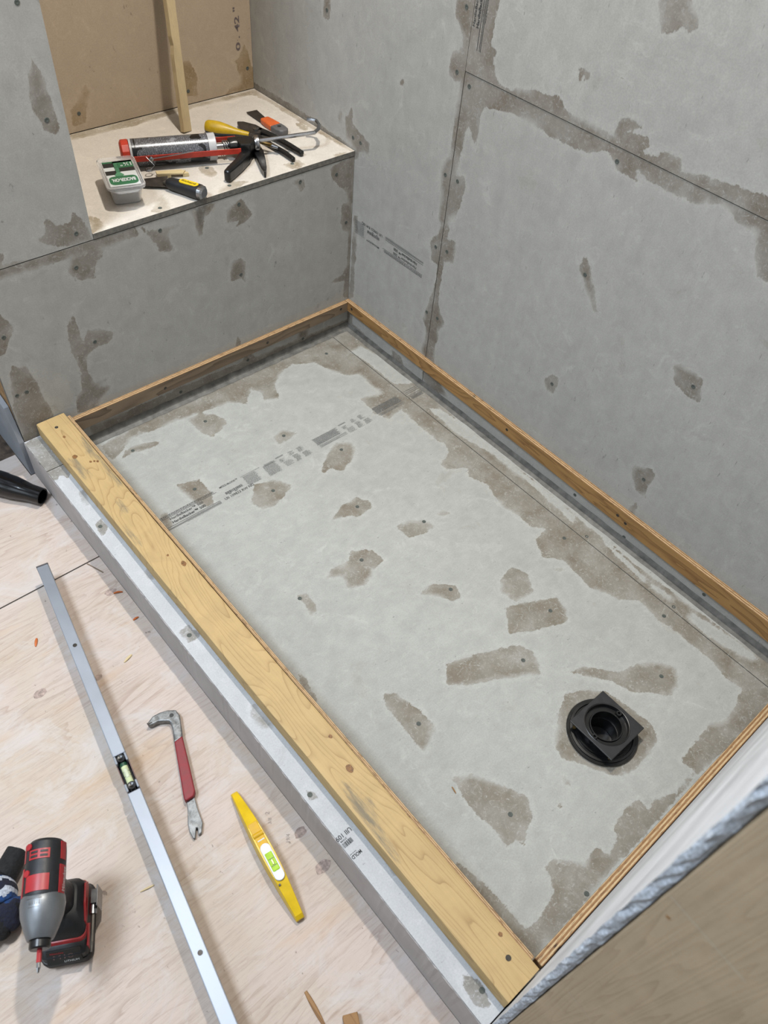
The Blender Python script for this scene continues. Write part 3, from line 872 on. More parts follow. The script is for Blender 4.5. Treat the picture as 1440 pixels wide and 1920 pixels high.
# ------------------------------------------------------------ the setting
# bathroom floor: plywood sheets on the joists
floor = structure('floor')
FZ = -0.02
MB().prism([(0.989, 0.323), (0.989, 0.0012), (0.9995, 0.0012), (0.9995, -0.088), (3.2, -0.088), (3.2, 0.323)], FZ - 0.018, FZ).build('plywood_sheet', SUBFLOOR, floor)
for (x0, x1, y0, y1) in ((0.989, 3.2, 0.3265, 1.5425), (0.9835, 3.2, 1.5440, 3.4)):
    MB().box((x0, y0, FZ - 0.018), (x1, y1, FZ)).build('plywood_sheet', SUBFLOOR, floor)
sheet = floor.children[1]
MB().box((0.0, -0.6, -0.10), (3.2, 3.4, -0.039)).build('underlay', plain('underlay_dust', srgb(92, 78, 66), 0.95, var=0.35, scale=60), floor)
for (x, y, r) in ((1.2402, 0.5615, 0.011), (1.0109, 1.1754, 0.0125), (1.0060, 1.103, 0.010), (1.016, 0.428, 0.010), (1.135, 0.60, 0.007), (1.33, 1.245, 0.006)):
    k = MB()
    n = 14
    pts = [(x + r * math.cos(2 * math.pi * i / n) * random.uniform(1.05, 1.5), y + r * math.sin(2 * math.pi * i / n) * random.uniform(0.75, 0.95)) for i in range(n)]
    k.prism(pts, FZ - 0.003, FZ + 0.0004)
    k.build('knot', KNOT, sheet)
# saw kerf at the sheet edge: flat strip, shade of the gap in its brown
MB().prism([(1.018, 0.3275), (1.021, 0.3275), (1.0045, 0.372), (1.0015, 0.371)], FZ - 0.001, FZ + 0.0004).build('saw_kerf', plain('kerf', srgb(142, 122, 104), 0.9), sheet)
# pencilled cutting sizes
text_mesh('pencil_note', '2', (1.0300, 1.042, FZ), (-0.6, -0.8, 0), (0.8, -0.6, 0), 0.005, 0.0075, PENCIL, sheet)
text_mesh('pencil_note', '3/8', (1.0370, 1.058, FZ), (-0.6, -0.8, 0), (0.8, -0.6, 0), 0.011, 0.006, PENCIL, sheet)
text_mesh('pencil_note', '19/4', (1.0300, 1.105, FZ), (-0.6, -0.8, 0), (0.8, -0.6, 0), 0.014, 0.007, PENCIL, sheet)

# shower pan floor: two sheets of backer board with a seam along the long wall
DC = (0.4295, 1.3335)          # drain centre
pan = structure('floor_shower')
pb1 = board('backer_board', 2, 0.0, -0.012, 0.0705, 0.905, 0.0, 1.53, BOARD_F, pan, 'pan', 0.0058, hole=(DC, 0.052))
pb2 = board('backer_board', 2, 0.0005, -0.0125, 0.0, 0.0690, 0.0, 1.53, BOARD_F, pan, 'pan', 0.0058)
screws('pan', 2, 0.0, [(pb1, (0.071, 1, 0, 2)), (pb2, (-1, 0.071, 0, 2))], (0, 0, 1))
for pts, ax in (([(0.0, 0.0), (0.018, 0.0), (0.006, 0.004), (0.0, 0.014)], 0), ([(0.0, 0.0), (0.019, 0.0), (0.008, 0.004), (0.0, 0.018)], 1)):
    m = MB()
    L = 1.53 if ax == 0 else 0.87
    rings = []
    N = 60
    for i in range(N + 1):
        t = L * i / N
        w = 1 + 0.07 * math.sin(i * 1.7) * math.sin(i * 0.37 + ax)
        ring = []
        for a, b in pts:
            a2, b2 = a * w + 0.0003, b * w + 0.0008
            ring.append((a2, t, b2) if ax == 0 else (t, a2, b2))
        rings.append(ring)
    m.loft(rings)
    m.build('sealant_bead', SEALANT, pan, smooth=True)
P = Print((0.84, 0.40, 0.0), (-1, 0, 0), (0, -1, 0), pb1, amax=0.768)
P.standard()
P2 = Print((0.84, 0.40, 0.0008), (-1, 0, 0), (0, -1, 0), pb2)
P2.quads(P2.lines(0.775, 0.830, [0.070, 0.064, 0.0585, 0.050, 0.045], 0.0010) + P2.block(0.775, 0.822, 0.0340, 0.0440), INK_SOFT)

# long wall on the right
wr = structure('wall_right')
MB().box((-0.10, -0.60, -0.10), (-0.0135, 1.68, 2.72)).build('framing', MATRIX_DARK, wr)
rb = []
rb.append((board('backer_board', 0, 0.0, -0.012, -0.455, 0.3335, 0.0, 1.12, BOARD, wr, 'right', 0.0075), (-0.455, 0.335, 0, 1.2)))
rb.append((board('backer_board', 0, 0.0, -0.012, 0.3352, 1.53, 0.0, 0.8244, BOARD, wr, 'right', 0.0075), (0.335, 1.53, 0, 0.825)))
rb.append((board('backer_board', 0, 0.0008, -0.012, 0.3352, 1.53, 0.8260, 1.30, BOARD, wr, 'right', 0.0075), (0.335, 1.53, 0.825, 2)))
MB().box((-0.012, -0.455, 1.1215), (0, 0.3335, 2.72)).build('backer_board', BOARD, wr)
MB().box((-0.012, 0.336, 1.3015), (0, 1.53, 2.72)).build('backer_board', BOARD, wr)
screws('right', 0, 0.0, rb, (1, 0, 0))
Print((0.0, 0.2867, 0.390), (0, -1, 0), (0, 0, -1), rb[0][0], amax=0.274).standard()
PT = Print((0.0008, 0.3945, 0.8827), (0, 0, 1), (0, -1, 0), rb[2][0], amax=0.30, bmax=0.0575)
PT.text('HardieBacker\u2122 500', 0.0266, 0.1158, 0.0510, 0.0060)
PT.text('HardieBacker\u2122 500', 0.0263, 0.1154, 0.0405, 0.0068, bold=0.012)
PT.quads(PT.lines(-0.012, 0.150, [0.0360, 0.0300, 0.0268], 0.0013) + PT.lines(0.04, 0.150, [0.0330, 0.0245], 0.0010, True), INK)

# end wall: pillar above, niche back, front face under the bench
wb = structure('wall_back')
MB().box((0.0, -0.60, -0.10), (0.70, -0.4535, 2.72)).build('framing', MATRIX_DARK, wb)
MB().box((0.714, -0.60, 0.0), (0.974, -0.0135, 2.72)).build('framing', MATRIX_DARK, wb)
MB().box((0.9745, -0.55, 0.0), (0.9850, -0.0130, 2.72)).build('stud', plain('old_stud', srgb(176, 138, 92), 0.8, var=0.12), wb)
pl = board('backer_board', 1, 0.0, -0.012, 0.7125, 0.985, 0.5195, 1.05, BOARD, wb, 'pillar', 0.006)
MB().box((0.7125, -0.012, 1.0515), (0.985, 0, 2.72)).build('backer_board', BOARD, wb)
MB().box((0.7125, -0.45, 0.5335), (0.7240, -0.0125, 2.72)).build('backer_board', BOARD, wb)
nb = board('backer_board', 1, -0.44, -0.012, 0.001, 0.7120, 0.5335, 1.10, BOARD_T, wb, 'niche', 0.006)
MB().box((0.001, -0.452, 1.1015), (0.712, -0.44, 2.72)).build('backer_board', BOARD_T, wb)
screws('pillar', 1, 0.0, [(pl, (0.7, 1.0, 0.5, 1.2))], (0, 1, 0))
screws('niche', 1, -0.44, [(nb, (0, 0.72, 0.5, 1.2))], (0, 1, 0))
d, u = (0, 0, 1), (1, 0, 0)
text_mesh('stamped_number', '0', (0.0375, -0.44, 0.6350), d, u, 0.020, 0.013, STAMP, nb, bold=0.02)
text_mesh('stamped_number', '.', (0.0375, -0.44, 0.6640), d, u, 0.005, 0.013, STAMP, nb, bold=0.03)
text_mesh('stamped_number', '42', (0.0365, -0.44, 0.6800), d, u, 0.036, 0.014, STAMP, nb, bold=0.02)
text_mesh('stamped_number', '"', (0.0385, -0.44, 0.7270), d, u, 0.010, 0.014, STAMP, nb, bold=0.02)

# near end wall: board with a broken edge against the end stud
wn = structure('wall_front')
m = MB()
rng = random.Random(4)
N = 160
rings = []
for i in range(N + 1):
    z = 0.086 + (2.72 - 0.086) * i / N
    a = rng.uniform(-0.002, 0.002)
    b = rng.uniform(-0.0035, 0.002)
    rings.append([(0.0, 1.5305, z), (0.9835 + a, 1.5305 + rng.uniform(0, 0.0012), z), (0.9852 + b, 1.5345, z), (0.9842 + rng.uniform(-0.003, 0.001), 1.5390, z), (0.9800 + a, 1.5425, z), (0.0, 1.5425, z)])
m.loft(rings)
nbd = m.build('backer_board', WHITE_FACE, wn)
nbd.data.materials.append(plain('broken_edge', srgb(222, 230, 240), 0.9, var=0.22, scale=260, bump=0.002))
for p in nbd.data.polygons:
    c = p.center
    if c.x > 0.975 and c.y > 1.5310:
        p.material_index = 1
nbd2 = MB().box((0.0, 1.5305, 0.0), (0.905, 1.5425, 0.0845)).build('backer_board', WHITE_FACE, wn)
stud_ = MB().box((0.9445, 1.5440, -0.018), (0.9815, 1.7280, 2.72)).build('stud', STUD, wn, bevel=0.002)
CHALK = plain('chalk_line', srgb(226, 214, 198), 0.9)
for (ya, yb, za, zb) in ((1.5467, 1.6171, 0.8163, 0.8048), (1.5558, 1.5907, 0.4785, 0.4727)):
    MB().add([(0.9817, ya, za), (0.9817, yb, zb), (0.9817, yb, zb + 0.0009), (0.9817, ya, za + 0.0009)], [(0, 1, 2, 3)]).build('chalk_line', CHALK, stud_)
MB().lathe([(0.9785, 0.001), (0.9818, 0.0022), (0.9820, 0.0010)], frame((0, 1.5570, 0.7873), (1, 0, 0)), 10).build('nail_hole', DARKWOOD, stud_)
MB().box((0.0, 1.5440, -0.10), (0.9430, 1.68, 2.72)).build('framing', MATRIX_DARK, wn)

# rest of the bathroom that closes the room
MB().box((3.20, -0.60, -0.10), (3.30, 3.5, 2.72)).build('wall_left', PAINT_WHITE)['kind'] = 'structure'
MB().box((-0.10, 3.40, -0.10), (3.30, 3.5, 2.72)).build('wall_far', PAINT_WHITE)['kind'] = 'structure'
MB().box((1.12, -0.60, -0.10), (3.20, -0.50, 2.72)).build('wall_side', PAINT_WHITE)['kind'] = 'structure'
MB().box((-0.10, -0.60, 2.72), (3.30, 3.5, 2.78)).build('ceiling', PAINT_WHITE)['kind'] = 'structure'

# ------------------------------------------------------------ shower bench
bench = thing('shower_bench', (0.36, -0.22, 0.0), 'built-in shower bench boxed in grey cement board, with tools on its top', 'bench')
fb = board('front_board', 1, 0.0, -0.012, 0.001, 0.985, 0.001, 0.5175, BOARD, bench, 'front', 0.006)
bt = board('top_board', 2, 0.532, -0.0125, 0.0015, 0.7115, -0.4390, 0.001, BOARD_B, bench, 'benchtop', 0.006)
MB().box((0.02, -0.43, -0.05), (0.70, -0.0125, 0.5190)).build('framing', MATRIX_DARK, bench)
screws('front', 1, 0.0, [(fb, (0, 1, 0, 0.6))], (0, 1, 0))
screws('benchtop', 2, 0.532, [(bt, (0, 1, -1, 1))], (0, 0, 1))

# ------------------------------------------------------------ curb
curb = thing('shower_curb', (0.945, 0.76, FZ), 'low shower curb clad in grey cement board between floor and shower', 'curb')
MB().box((0.9065, 0.002, -0.018), (0.9740, 1.5285, 0.0730)).build('framing', MATRIX_DARK, curb)
c1 = board('top_board', 2, 0.085, -0.0115, 0.880, 0.9870, 0.1205, 1.529, BOARD_C, curb, 'curb', 0.004)
c2 = board('top_board', 2, 0.0855, -0.0115, 0.880, 0.9875, 0.0015, 0.1190, BOARD_C, curb, 'curb', 0.004)
screws('curb', 2, 0.085, [(c1, (0.8, 1, 0.1205, 1.6)), (c2, (0.8, 1, 0, 0.1205))], (0, 0, 1))
m = MB()
N = 220
rings = []
for i in range(N + 1):
    y = 0.0015 + (1.5428 - 0.0015) * i / N
    e = rng.uniform(-0.0016, 0.0006)
    rings.append([(0.9765, y, FZ), (0.9885, y, FZ), (0.9885 + rng.uniform(-0.0012, 0.0003), y, 0.0825 + e), (0.9855, y, 0.0843 + e), (0.9765, y, 0.0725)])
m.loft(rings)
m.build('side_board', CURBSIDE, curb)
# notched strip of side board running past the end of the wall
m = MB()
pr = [(-0.62, FZ), (0.0005, FZ), (0.0005, 0.086), (-0.012, 0.150), (-0.020, 0.182), (-0.055, 0.192), (-0.62, 0.215)]
m.prism([(y, z) for y, z in pr], 0.9862, 0.9982, Matrix(((0, 0, 1, 0), (1, 0, 0, 0), (0, 1, 0, 0), (0, 0, 0, 1))))
m.build('end_board', plain('end_board', srgb(164, 168, 174), 0.85, var=0.06, scale=20), curb, bevel=0.001)
MB().box((0.9065, 0.001, 0.0015), (0.8935, 1.5285, 0.0730)).build('inner_board', BOARD, curb)
PC = Print((0.7946, 1.1467, 0.085), (1, 0, 0), (0, 1, 0), c1, amax=0.191)
PC.text('UII 109', 0.1624, 0.1935, 0.0302, 0.0078)
PC.text('MOLD', 0.1715, 0.1910, 0.0700, 0.0060, bold=0.012)
PC.quads(PC.barcode(0.1715, 0.193, 0.0445, 0.0530), INK, 'bar_code')
PC.text('27398', 0.1770, 0.1900, 0.0400, 0.0026)
PC.quads(PC.lines(0.1775, 0.191, [0.0665], 0.0010, True), INK_SOFT)

# ------------------------------------------------------------ lumber on the curb
lum = thing('lumber_board', (0.914, 0.765, 0.0855), 'long pale pine board lying flat along the top of the curb', 'board')
N = 380
prof = [(0.8790, 0.0862), (0.8790, 0.1195), (0.8798, 0.1221), (0.8822, 0.1230)]
prof += [(0.8822 + (0.9440 - 0.8822) * k / 15, 0.1230) for k in range(1, 15)]
prof += [(0.9440, 0.1230), (0.9471, 0.1220), (0.9481, 0.1195), (0.9481, 0.0862)]
V, F = [], []
for i in range(N + 1):
    y = 0.0030 + (1.5285 - 0.0030) * i / N
    bow = 0.0012 * math.sin(i * 0.012)
    for x, z in prof:
        V.append((x + bow, y, z))
n = len(prof)
for i in range(N):
    for k in range(n - 1):
        F.append((i * n + k, (i + 1) * n + k, (i + 1) * n + k + 1, i * n + k + 1))
    F.append((i * n + n - 1, (i + 1) * n + n - 1, (i + 1) * n, i * n))
F.append(tuple(range(n)))
F.append(tuple(range(N * n, N * n + n))[::-1])
m = MB()
m.add(V, F)
lb = m.build('plank', LUMBER, lum, smooth=True, angle=0.4)
at = lb.data.attributes.new('damp', 'FLOAT', 'POINT')
A = np.array(V)
dv = stain_field(A[:, :2], 'lumber')
dv[A[:, 2] < 0.1225] = -0.05
at.data.foreach_set('value', dv.astype(np.float32))
for (x, y, r) in ((0.9155, 0.0395, 0.0042), (0.9040, 1.4880, 0.0046)):
    k = MB()
    k.lathe([(0.0002, r), (0.0004, r * 0.9), (-0.003, r * 0.35)], frame((x, y, 0.1230), (0, 0, 1), (1, 0, 0)), 12)
    k.build('screw', DARK_STEEL, lum)
KN = plain('pine_knot', srgb(150, 104, 56), 0.6, var=0.3, scale=300)
for (x, y, r, s) in ((0.9035, 1.1105, 0.0065, 1.3), (0.8930, 1.0435, 0.0035, 1.2), (0.8935, 0.560, 0.0050, 1.5), (0.9080, 0.522, 0.0028, 1), (0.8900, 1.458, 0.0034, 1.2), (0.9160, 0.0790, 0.0030, 1.5), (0.9260, 0.152, 0.0055, 1.2), (0.9060, 0.187, 0.0028, 1.3), (0.8985, 0.190, 0.0026, 1.2), (0.8930, 0.195, 0.003, 1.2)):
    k = MB()
    pts = [(x + r * math.cos(2 * math.pi * i / 12) * random.uniform(.85, 1.1), y + s * r * math.sin(2 * math.pi * i / 12) * random.uniform(.85, 1.1)) for i in range(12)]
    k.prism(pts, 0.1200, 0.1233)
    k.build('knot', KN, lum)

# ------------------------------------------------------------ plywood strips screwed round the pan
def strip(name, label, a, b, mat, bottom=None, holes=()):
    t = thing(name, ((a[0] + b[0]) / 2, (a[1] + b[1]) / 2, a[2]), label, 'strip')
    m = MB()
    m.box(a, b)
    if bottom:
        ax = bottom
        for i, p in enumerate(m.v):
            if abs(p[2] - a[2]) < 1e-6 and p[ax[0]] > (a[ax[0]] + b[ax[0]]) / 2:
                m.v[i] = (p[0], p[1], ax[1])
    m.build('plank', mat, t, bevel=0.0008, seg=1)
    for h in holes:
        k = MB()
        k.lathe([(0.0001, 0.0042), (0.0005, 0.0038), (-0.003, 0.0016)], frame(h[0], h[1], (0.3, 0.2, 1)), 10)
        k.build('screw', DARK_STEEL, t)
    return t


PLY_B = ply_mat('plywood_back', 0, 1, 0.0142, srgb(156, 136, 112), srgb(92, 74, 58), 2.0)
PLY_R = ply_mat('plywood_right', 1, 0, 0.0142, srgb(190, 146, 90), srgb(118, 80, 46), 4.0)
PLY_N = ply_mat('plywood_near', 0, 1, 0.0155, srgb(190, 150, 104), srgb(130, 92, 58), 7.0)
PLY_C = ply_mat('plywood_curb', 1, 0, 0.0071, srgb(170, 126, 84), srgb(110, 74, 46), 9.0)
strip('plywood_strip', 'plywood strip screwed along the foot of the bench', (0.0155, 0.0008, 0.0680), (0.8660, 0.0150, 0.0985), PLY_B, (0, 0.0600),
      [((0.040, 0.0150, 0.085), (0, 1, 0)), ((0.62, 0.0150, 0.077), (0, 1, 0)), ((0.30, 0.0150, 0.080), (0, 1, 0))])
strip('plywood_strip', 'long orange-brown plywood strip screwed along the right long wall', (0.0008, 0.0008, 0.0690), (0.0150, 1.5120, 0.0990), PLY_R, (1, 0.0480),
      [((0.0150, 0.033, 0.085), (1, 0, 0)), ((0.0150, 0.66, 0.080), (1, 0, 0)), ((0.0150, 1.02, 0.078), (1, 0, 0)), ((0.0150, 1.045, 0.072), (1, 0, 0))])
strip('plywood_strip', 'plywood strip along the white board face at the near end', (0.0160, 1.5145, 0.0450), (0.8660, 1.5298, 0.1000), PLY_N)
strip('plywood_strip', 'thin plywood strip against the inner side of the pine board', (0.8712, 0.0160, 0.0600), (0.8783, 1.5125, 0.1208), PLY_C)

# ------------------------------------------------------------ shower drain
dr = thing('shower_drain', (DC[0], DC[1], 0.0), 'black plastic shower drain with square flange set in the pan', 'drain')
Mz = frame((DC[0], DC[1], 0), (0, 0, 1), (1, 0, 0))
FC = (0.4315, 1.3335)
Mf = frame((FC[0], FC[1], 0), (0, 0, 1), (1, 0, 0))
m = MB()
m.lathe([(0.0005, 0.048), (0.0005, 0.0705), (0.004, 0.0720), (0.006, 0.0710), (0.006, 0.066), (0.009, 0.0655), (0.0095, 0.061), (0.006, 0.060), (0.006, 0.055), (0.010, 0.0545), (0.010, 0.048), (0.002, 0.047), (0.002, 0.030)], Mf, 48, cap=False)
m.build('clamp_ring', DRAIN_BLACK, dr, smooth=True)
m = MB()
m.lathe([(-0.040, 0.0345), (-0.036, 0.0500), (-0.012, 0.0512), (-0.0005, 0.0512), (-0.0005, 0.0470), (-0.012, 0.0470), (-0.034, 0.0460), (-0.036, 0.0335)], Mz, 40)
m.build('drain_body', DRAIN_BLACK, dr, smooth=True)
m = MB()
m.lathe([(-0.034, 0.0325), (0.020, 0.0425), (0.031, 0.0432), (0.0345, 0.0455), (0.0350, 0.0445), (0.0345, 0.0432), (0.0250, 0.0425), (0.0250, 0.0335), (0.0285, 0.0325), (0.0285, 0.0305), (-0.034, 0.0295)], Mz, 48, cap=False)
m.build('throat', DRAIN_BLACK, dr, smooth=True)
# square flange with a round opening
sq = []
ro = []
n = 48
for k in range(n):
    a = 2 * math.pi * (k + 0.5) / n
    c, s = math.cos(a), math.sin(a)
    q = 0.0520 / max(abs(c), abs(s))
    sq.append((c * q, s * q))
    ro.append((c * 0.0436, s * 0.0436))
corners = [(1, 1), (-1, 1), (-1, -1), (1, -1)]
for cx, cy in corners:
    k = min(range(n), key=lambda i: (sq[i][0] - cx * 0.052) ** 2 + (sq[i][1] - cy * 0.052) ** 2)
    sq[k] = (cx * 0.052, cy * 0.052)
V = [(x, y, 0.0310) for x, y in sq] + [(x, y, 0.0345) for x, y in sq] + [(x, y, 0.0310) for x, y in ro] + [(x, y, 0.0345) for x, y in ro]
F = []
for k in range(n):
    j = (k + 1) % n
    F += [(k, j, n + j, n + k), (n + k, n + j, 3 * n + j, 3 * n + k), (2 * n + k, 3 * n + k, 3 * n + j, 2 * n + j), (k, 2 * n + k, 2 * n + j, j)]
m = MB()
m.add(V, F, Matrix.Translation((DC[0], DC[1], 0)))
m.build('square_flange', plain('drain_flange', srgb(38, 38, 41), 0.45, var=0.15), dr, bevel=0.001)
for sx, sy in ((-0.0385, 0.0), (0.0385, 0.0)):
    m = MB()
    m.lathe([(0.012, 0.0062), (0.031, 0.0062), (0.0335, 0.0055), (0.0335, 0.0026), (0.028, 0.0020)], frame((DC[0] + sx, DC[1] + sy, 0), (0, 0, 1), (1, 0, 0)), 18)
    m.build('screw_boss', DRAIN_BLACK, dr, smooth=True)
for a in (2.6, 0.9, 5.5):
    m = MB()
    m.lathe([(0.0098, 0.0036), (0.0125, 0.0034), (0.0125, 0.001)], frame((FC[0] + 0.0575 * math.cos(a), FC[1] + 0.0575 * math.sin(a), 0), (0, 0, 1), (1, 0, 0)), 12)
    m.build('ring_bolt', BRASS, dr)

# ------------------------------------------------------------ tools on the floor
# box level
A0 = Vector((1.1062, 0.3195, FZ))
A1 = Vector((1.2700, 1.2950, FZ))
e = (A1 - A0).normalized()
LM = frame(A0, e)
HL = 0.060
W2 = 0.0118
lv = thing('box_level', A0 + e * 0.6, 'long silver aluminium box level standing on the plywood floor', 'level')
V0 = 0.498                 # start of the vial window
V1 = 0.551
for (s0, s1) in ((0.0, V0 - 0.010), (V1 + 0.010, 1.215)):
    m = MB()
    m.box((s0 + 0.003, -W2, 0.0), (s1, W2, HL), LM)
    m.build('body', ALU, lv, bevel=0.0018)
m = MB()
m.box((V0 - 0.012, -W2, 0.0), (V1 + 0.012, W2, 0.030), LM)
m.build('body', ALU, lv)
for s0, s1 in ((V0 - 0.0105, V0 + 0.006), (V1 - 0.006, V1 + 0.0105)):
    for sd in (-1, 1):
        MB().box((s0, sd * W2, 0.03), (s1, sd * (W2 - 0.0045), HL), LM).build('body', ALU, lv, bevel=0.002)
for sd in (-1, 1):
    MB().box((V0 + 0.006, sd * W2, 0.030), (V1 - 0.006, sd * (W2 - 0.0016), 0.050), LM).build('side_rail', plain('level_rail', srgb(104, 66, 60), 0.5), lv)
m = MB()
m.box((V0 - 0.004, -0.0080, 0.031), (V1 + 0.004, 0.0080, 0.046), LM)
m.build('vial_housing', BLACK, lv)
for s in (V0 - 0.002, V1 + 0.002):
    m = MB()
    m.lathe([(0.031, 0.0078), (0.0592, 0.0078), (0.0602, 0.0070), (0.0602, 0.0030), (0.0596, 0.002)], LM @ frame((s, 0, 0), (0, 0, 1), (1, 0, 0)), 24)
    m.build('vial_end', BLACK, lv, smooth=True)
m = MB()
m.lathe([(V0 + 0.006, 0.0062), (V1 - 0.006, 0.0062)], LM @ Matrix.Translation((0, 0, 0.0500)), 20)
m.build('vial', PALE_VIAL, lv, smooth=True)
for s in (0.45, 0.62):
    x = V0 + (V1 - V0) * s
    MB().lathe([(x - 0.0004, 0.0064), (x + 0.0004, 0.0064)], LM @ Matrix.Translation((0, 0, 0.0500)), 20).build('vial_ring', GREEN_D, lv)
MB().lathe([(V0 + 0.0055, 0.0064), (V0 + 0.0125, 0.0064)], LM @ Matrix.Translation((0, 0, 0.0500)), 20).build('vial_cap', GREEN_D, lv)
m = MB()
m.lathe([(-0.0120, 0.001), (-0.008, 0.0042), (0.008, 0.0042), (0.0120, 0.001)], LM @ frame(((V0 + V1) / 2 + 0.001, 0, 0.0532), (1, 0, 0)), 14)
m.build('air_bubble', plain('air_bubble', srgb(240, 246, 214), 0.15), lv, smooth=True)
m = MB()
m.box((0.0, -W2 - 0.0006, -0.0002 + 0.0004), (0.0032, W2 + 0.0006, HL + 0.0004), LM)
m.build('end_cap', ALU_EDGE, lv, bevel=0.001)
for s in (0.228, 0.86):
    m = MB()
    m.lathe([(HL - 0.001, 0.0042), (HL + 0.0004, 0.0042), (HL + 0.0003, 0.0016)], LM @ frame((s, 0.0005, 0), (0, 0, 1), (1, 0, 0)), 16)
    m.build('rivet', DARK_STEEL, lv)

# torpedo level
T0 = Vector((1.0588, 0.9722, FZ))
T1 = Vector((1.0925, 1.2200, FZ))
e = (T1 - T0).normalized()
TL = (T1 - T0).length
TM_ = frame(T0, e)
tl = thing('torpedo_level', T0 + e * TL / 2, 'short yellow torpedo level with a green vial lying on the plywood floor', 'level')
def tsec(s):
    t = s / TL
    w = 0.0060 + 0.0062 * (1 - abs(2 * t - 1.04) ** 1.6)
    h = 0.0150 + 0.0230 * min(1.0, max(0, 1.32 * (1 - abs(2 * t - 1.02) ** 1.5)))
    if 0.355 < t < 0.645:
        pass
    return w, h
m = MB()
rings = []
for i in range(41):
    s = TL * i / 40
    w, h = tsec(s)
    dz = 0.004 if i in (0, 40) else 0.0
    rings.append([(s, -w - 0.0012, 0.0012 + dz), (s, w + 0.0012, 0.0012 + dz), (s, w + 0.0012, h * 0.55), (s, w, h - 0.001 - dz), (s, w - 0.0008, h - dz), (s, -w + 0.0008, h - dz), (s, -w, h - 0.001 - dz), (s, -w - 0.0012, h * 0.55)])
m.loft(rings, TM_)
m.build('body', YELLOW, tl)
m = MB()
m.box((0.300 * TL, -0.0088, 0.0300), (0.50 * TL, 0.0088, 0.0388), TM_)
m.build('recess', YELLOW_D, tl, bevel=0.001)
m = MB()
m.lathe([(-0.0092, 0.0052), (0.0092, 0.0052)], TM_ @ frame((0.395 * TL, 0, 0.0362), (0, 1, 0)), 16)
m.build('vertical_vial', YELLOW_D, tl, smooth=True)
MB().box((0.435 * TL, -0.0062, 0.0386), (0.443 * TL, 0.0066, 0.0392), TM_).build('recess_mark', LBL_WHITE, tl)
cs = 0.470 * TL
ce = 0.745 * TL
m = MB()
pp = []
for k in range(13):
    a = math.pi / 2 + math.pi * k / 12
    pp.append((cs + 0.009 + 0.009 * math.cos(a), 0.009 * math.sin(a)))
for k in range(13):
    a = -math.pi / 2 + math.pi * k / 12
    pp.append((ce - 0.009 + 0.009 * math.cos(a), 0.009 * math.sin(a)))
m.prism(pp, 0.0300, 0.0400, TM_)
m.build('vial_housing', WHITE_PL, tl, bevel=0.0008)
m = MB()
m.box((cs + 0.017, -0.0068, 0.0330), (ce - 0.017, 0.0068, 0.0412), TM_)
m.build('vial', LIME, tl, bevel=0.002)
for f in (0.36, 0.72):
    x = cs + 0.017 + (ce - cs - 0.034) * f
    MB().box((x - 0.0005, -0.0050, 0.0405), (x + 0.0005, 0.0050, 0.0416), TM_).build('vial_ring', GREEN_D, tl)
m = MB()
m.lathe([(-0.006, 0.001), (-0.004, 0.0036), (0.004, 0.0036), (0.006, 0.001)], TM_ @ frame((cs + 0.017 + (ce - cs - 0.034) * 0.54, 0, 0.0392), (1, 0, 0)), 14)
m.build('air_bubble', plain('lime_bubble', srgb(214, 248, 110), 0.15), tl, smooth=True)
MB().box((ce + 0.003, -0.0086, 0.0345), (ce + 0.006, -0.0052, 0.0372), TM_).build('logo_mark', LBL_BLACK, tl)

# nail puller
cp = thing('nail_puller', (1.10, 0.86, FZ), 'steel nail puller bar with a red grip and claws at both ends', 'pry bar')
hd = MB().prism(CLAW_HEAD, FZ + 0.001, FZ + 0.016).build('claw_head', FORGED, cp, bevel=0.0035, seg=3)
MB().prism(CLAW_GRIP, FZ + 0.0006, FZ + 0.0175).build('grip', RED_GRIP, cp, bevel=0.004, seg=3)
MB().prism(CLAW_FOOT, FZ + 0.0008, FZ + 0.0085).build('claw_foot', FORGED, cp, bevel=0.0022, seg=2)
m = MB()
m.lathe([(0.0150, 0.0040), (0.0163, 0.0042), (0.01635, 0.0020)], frame((CLAW_HOLE[0][0], CLAW_HOLE[0][1], FZ), (0, 0, 1), (1, 0, 0)), 16)
m.build('nail_hole', LBL_BLACK, cp)
MB().prism([(1.1130, 0.7558), (1.1135, 0.7600), (1.1040, 0.7615), (1.1036, 0.7602)], FZ + 0.0145, FZ + 0.0164).build('claw_slot', DARK_STEEL, cp)

# impact driver standing on its battery
E1 = Vector((0.50, 0.866, 0))
B0 = Vector((1.3860, 0.9850, FZ))
DM = frame(B0, E1)          # x forward, y to the driver's left, z up
dv_ = thing('impact_driver', B0, 'red and black cordless impact driver standing on its battery pack', 'power tool')


def rrect(hx, hy, r, n=5, cx=0.0, cy=0.0):
    out = []
    for qx, qy, a0 in ((1, 1, 0), (-1, 1, 90), (-1, -1, 180), (1, -1, 270)):
        for k in range(n):
            a = math.radians(a0 + 90 * k / (n - 1))
            out.append((cx + qx * (hx - r) + r * math.cos(a), cy + qy * (hy - r) + r * math.sin(a)))
    return out


def stack(levels, M, name, mat, par, smooth=True):
    m = MB()
    rings = []
    for (z, hx, hy, r, cx, cy) in levels:
        rings.append([(x, y, z) for x, y in rrect(hx, hy, min(r, hx * 0.98, hy * 0.98), 5, cx, cy)])
    m.loft(rings, M)
    return m.build(name, mat, par, smooth=smooth, angle=0.7)


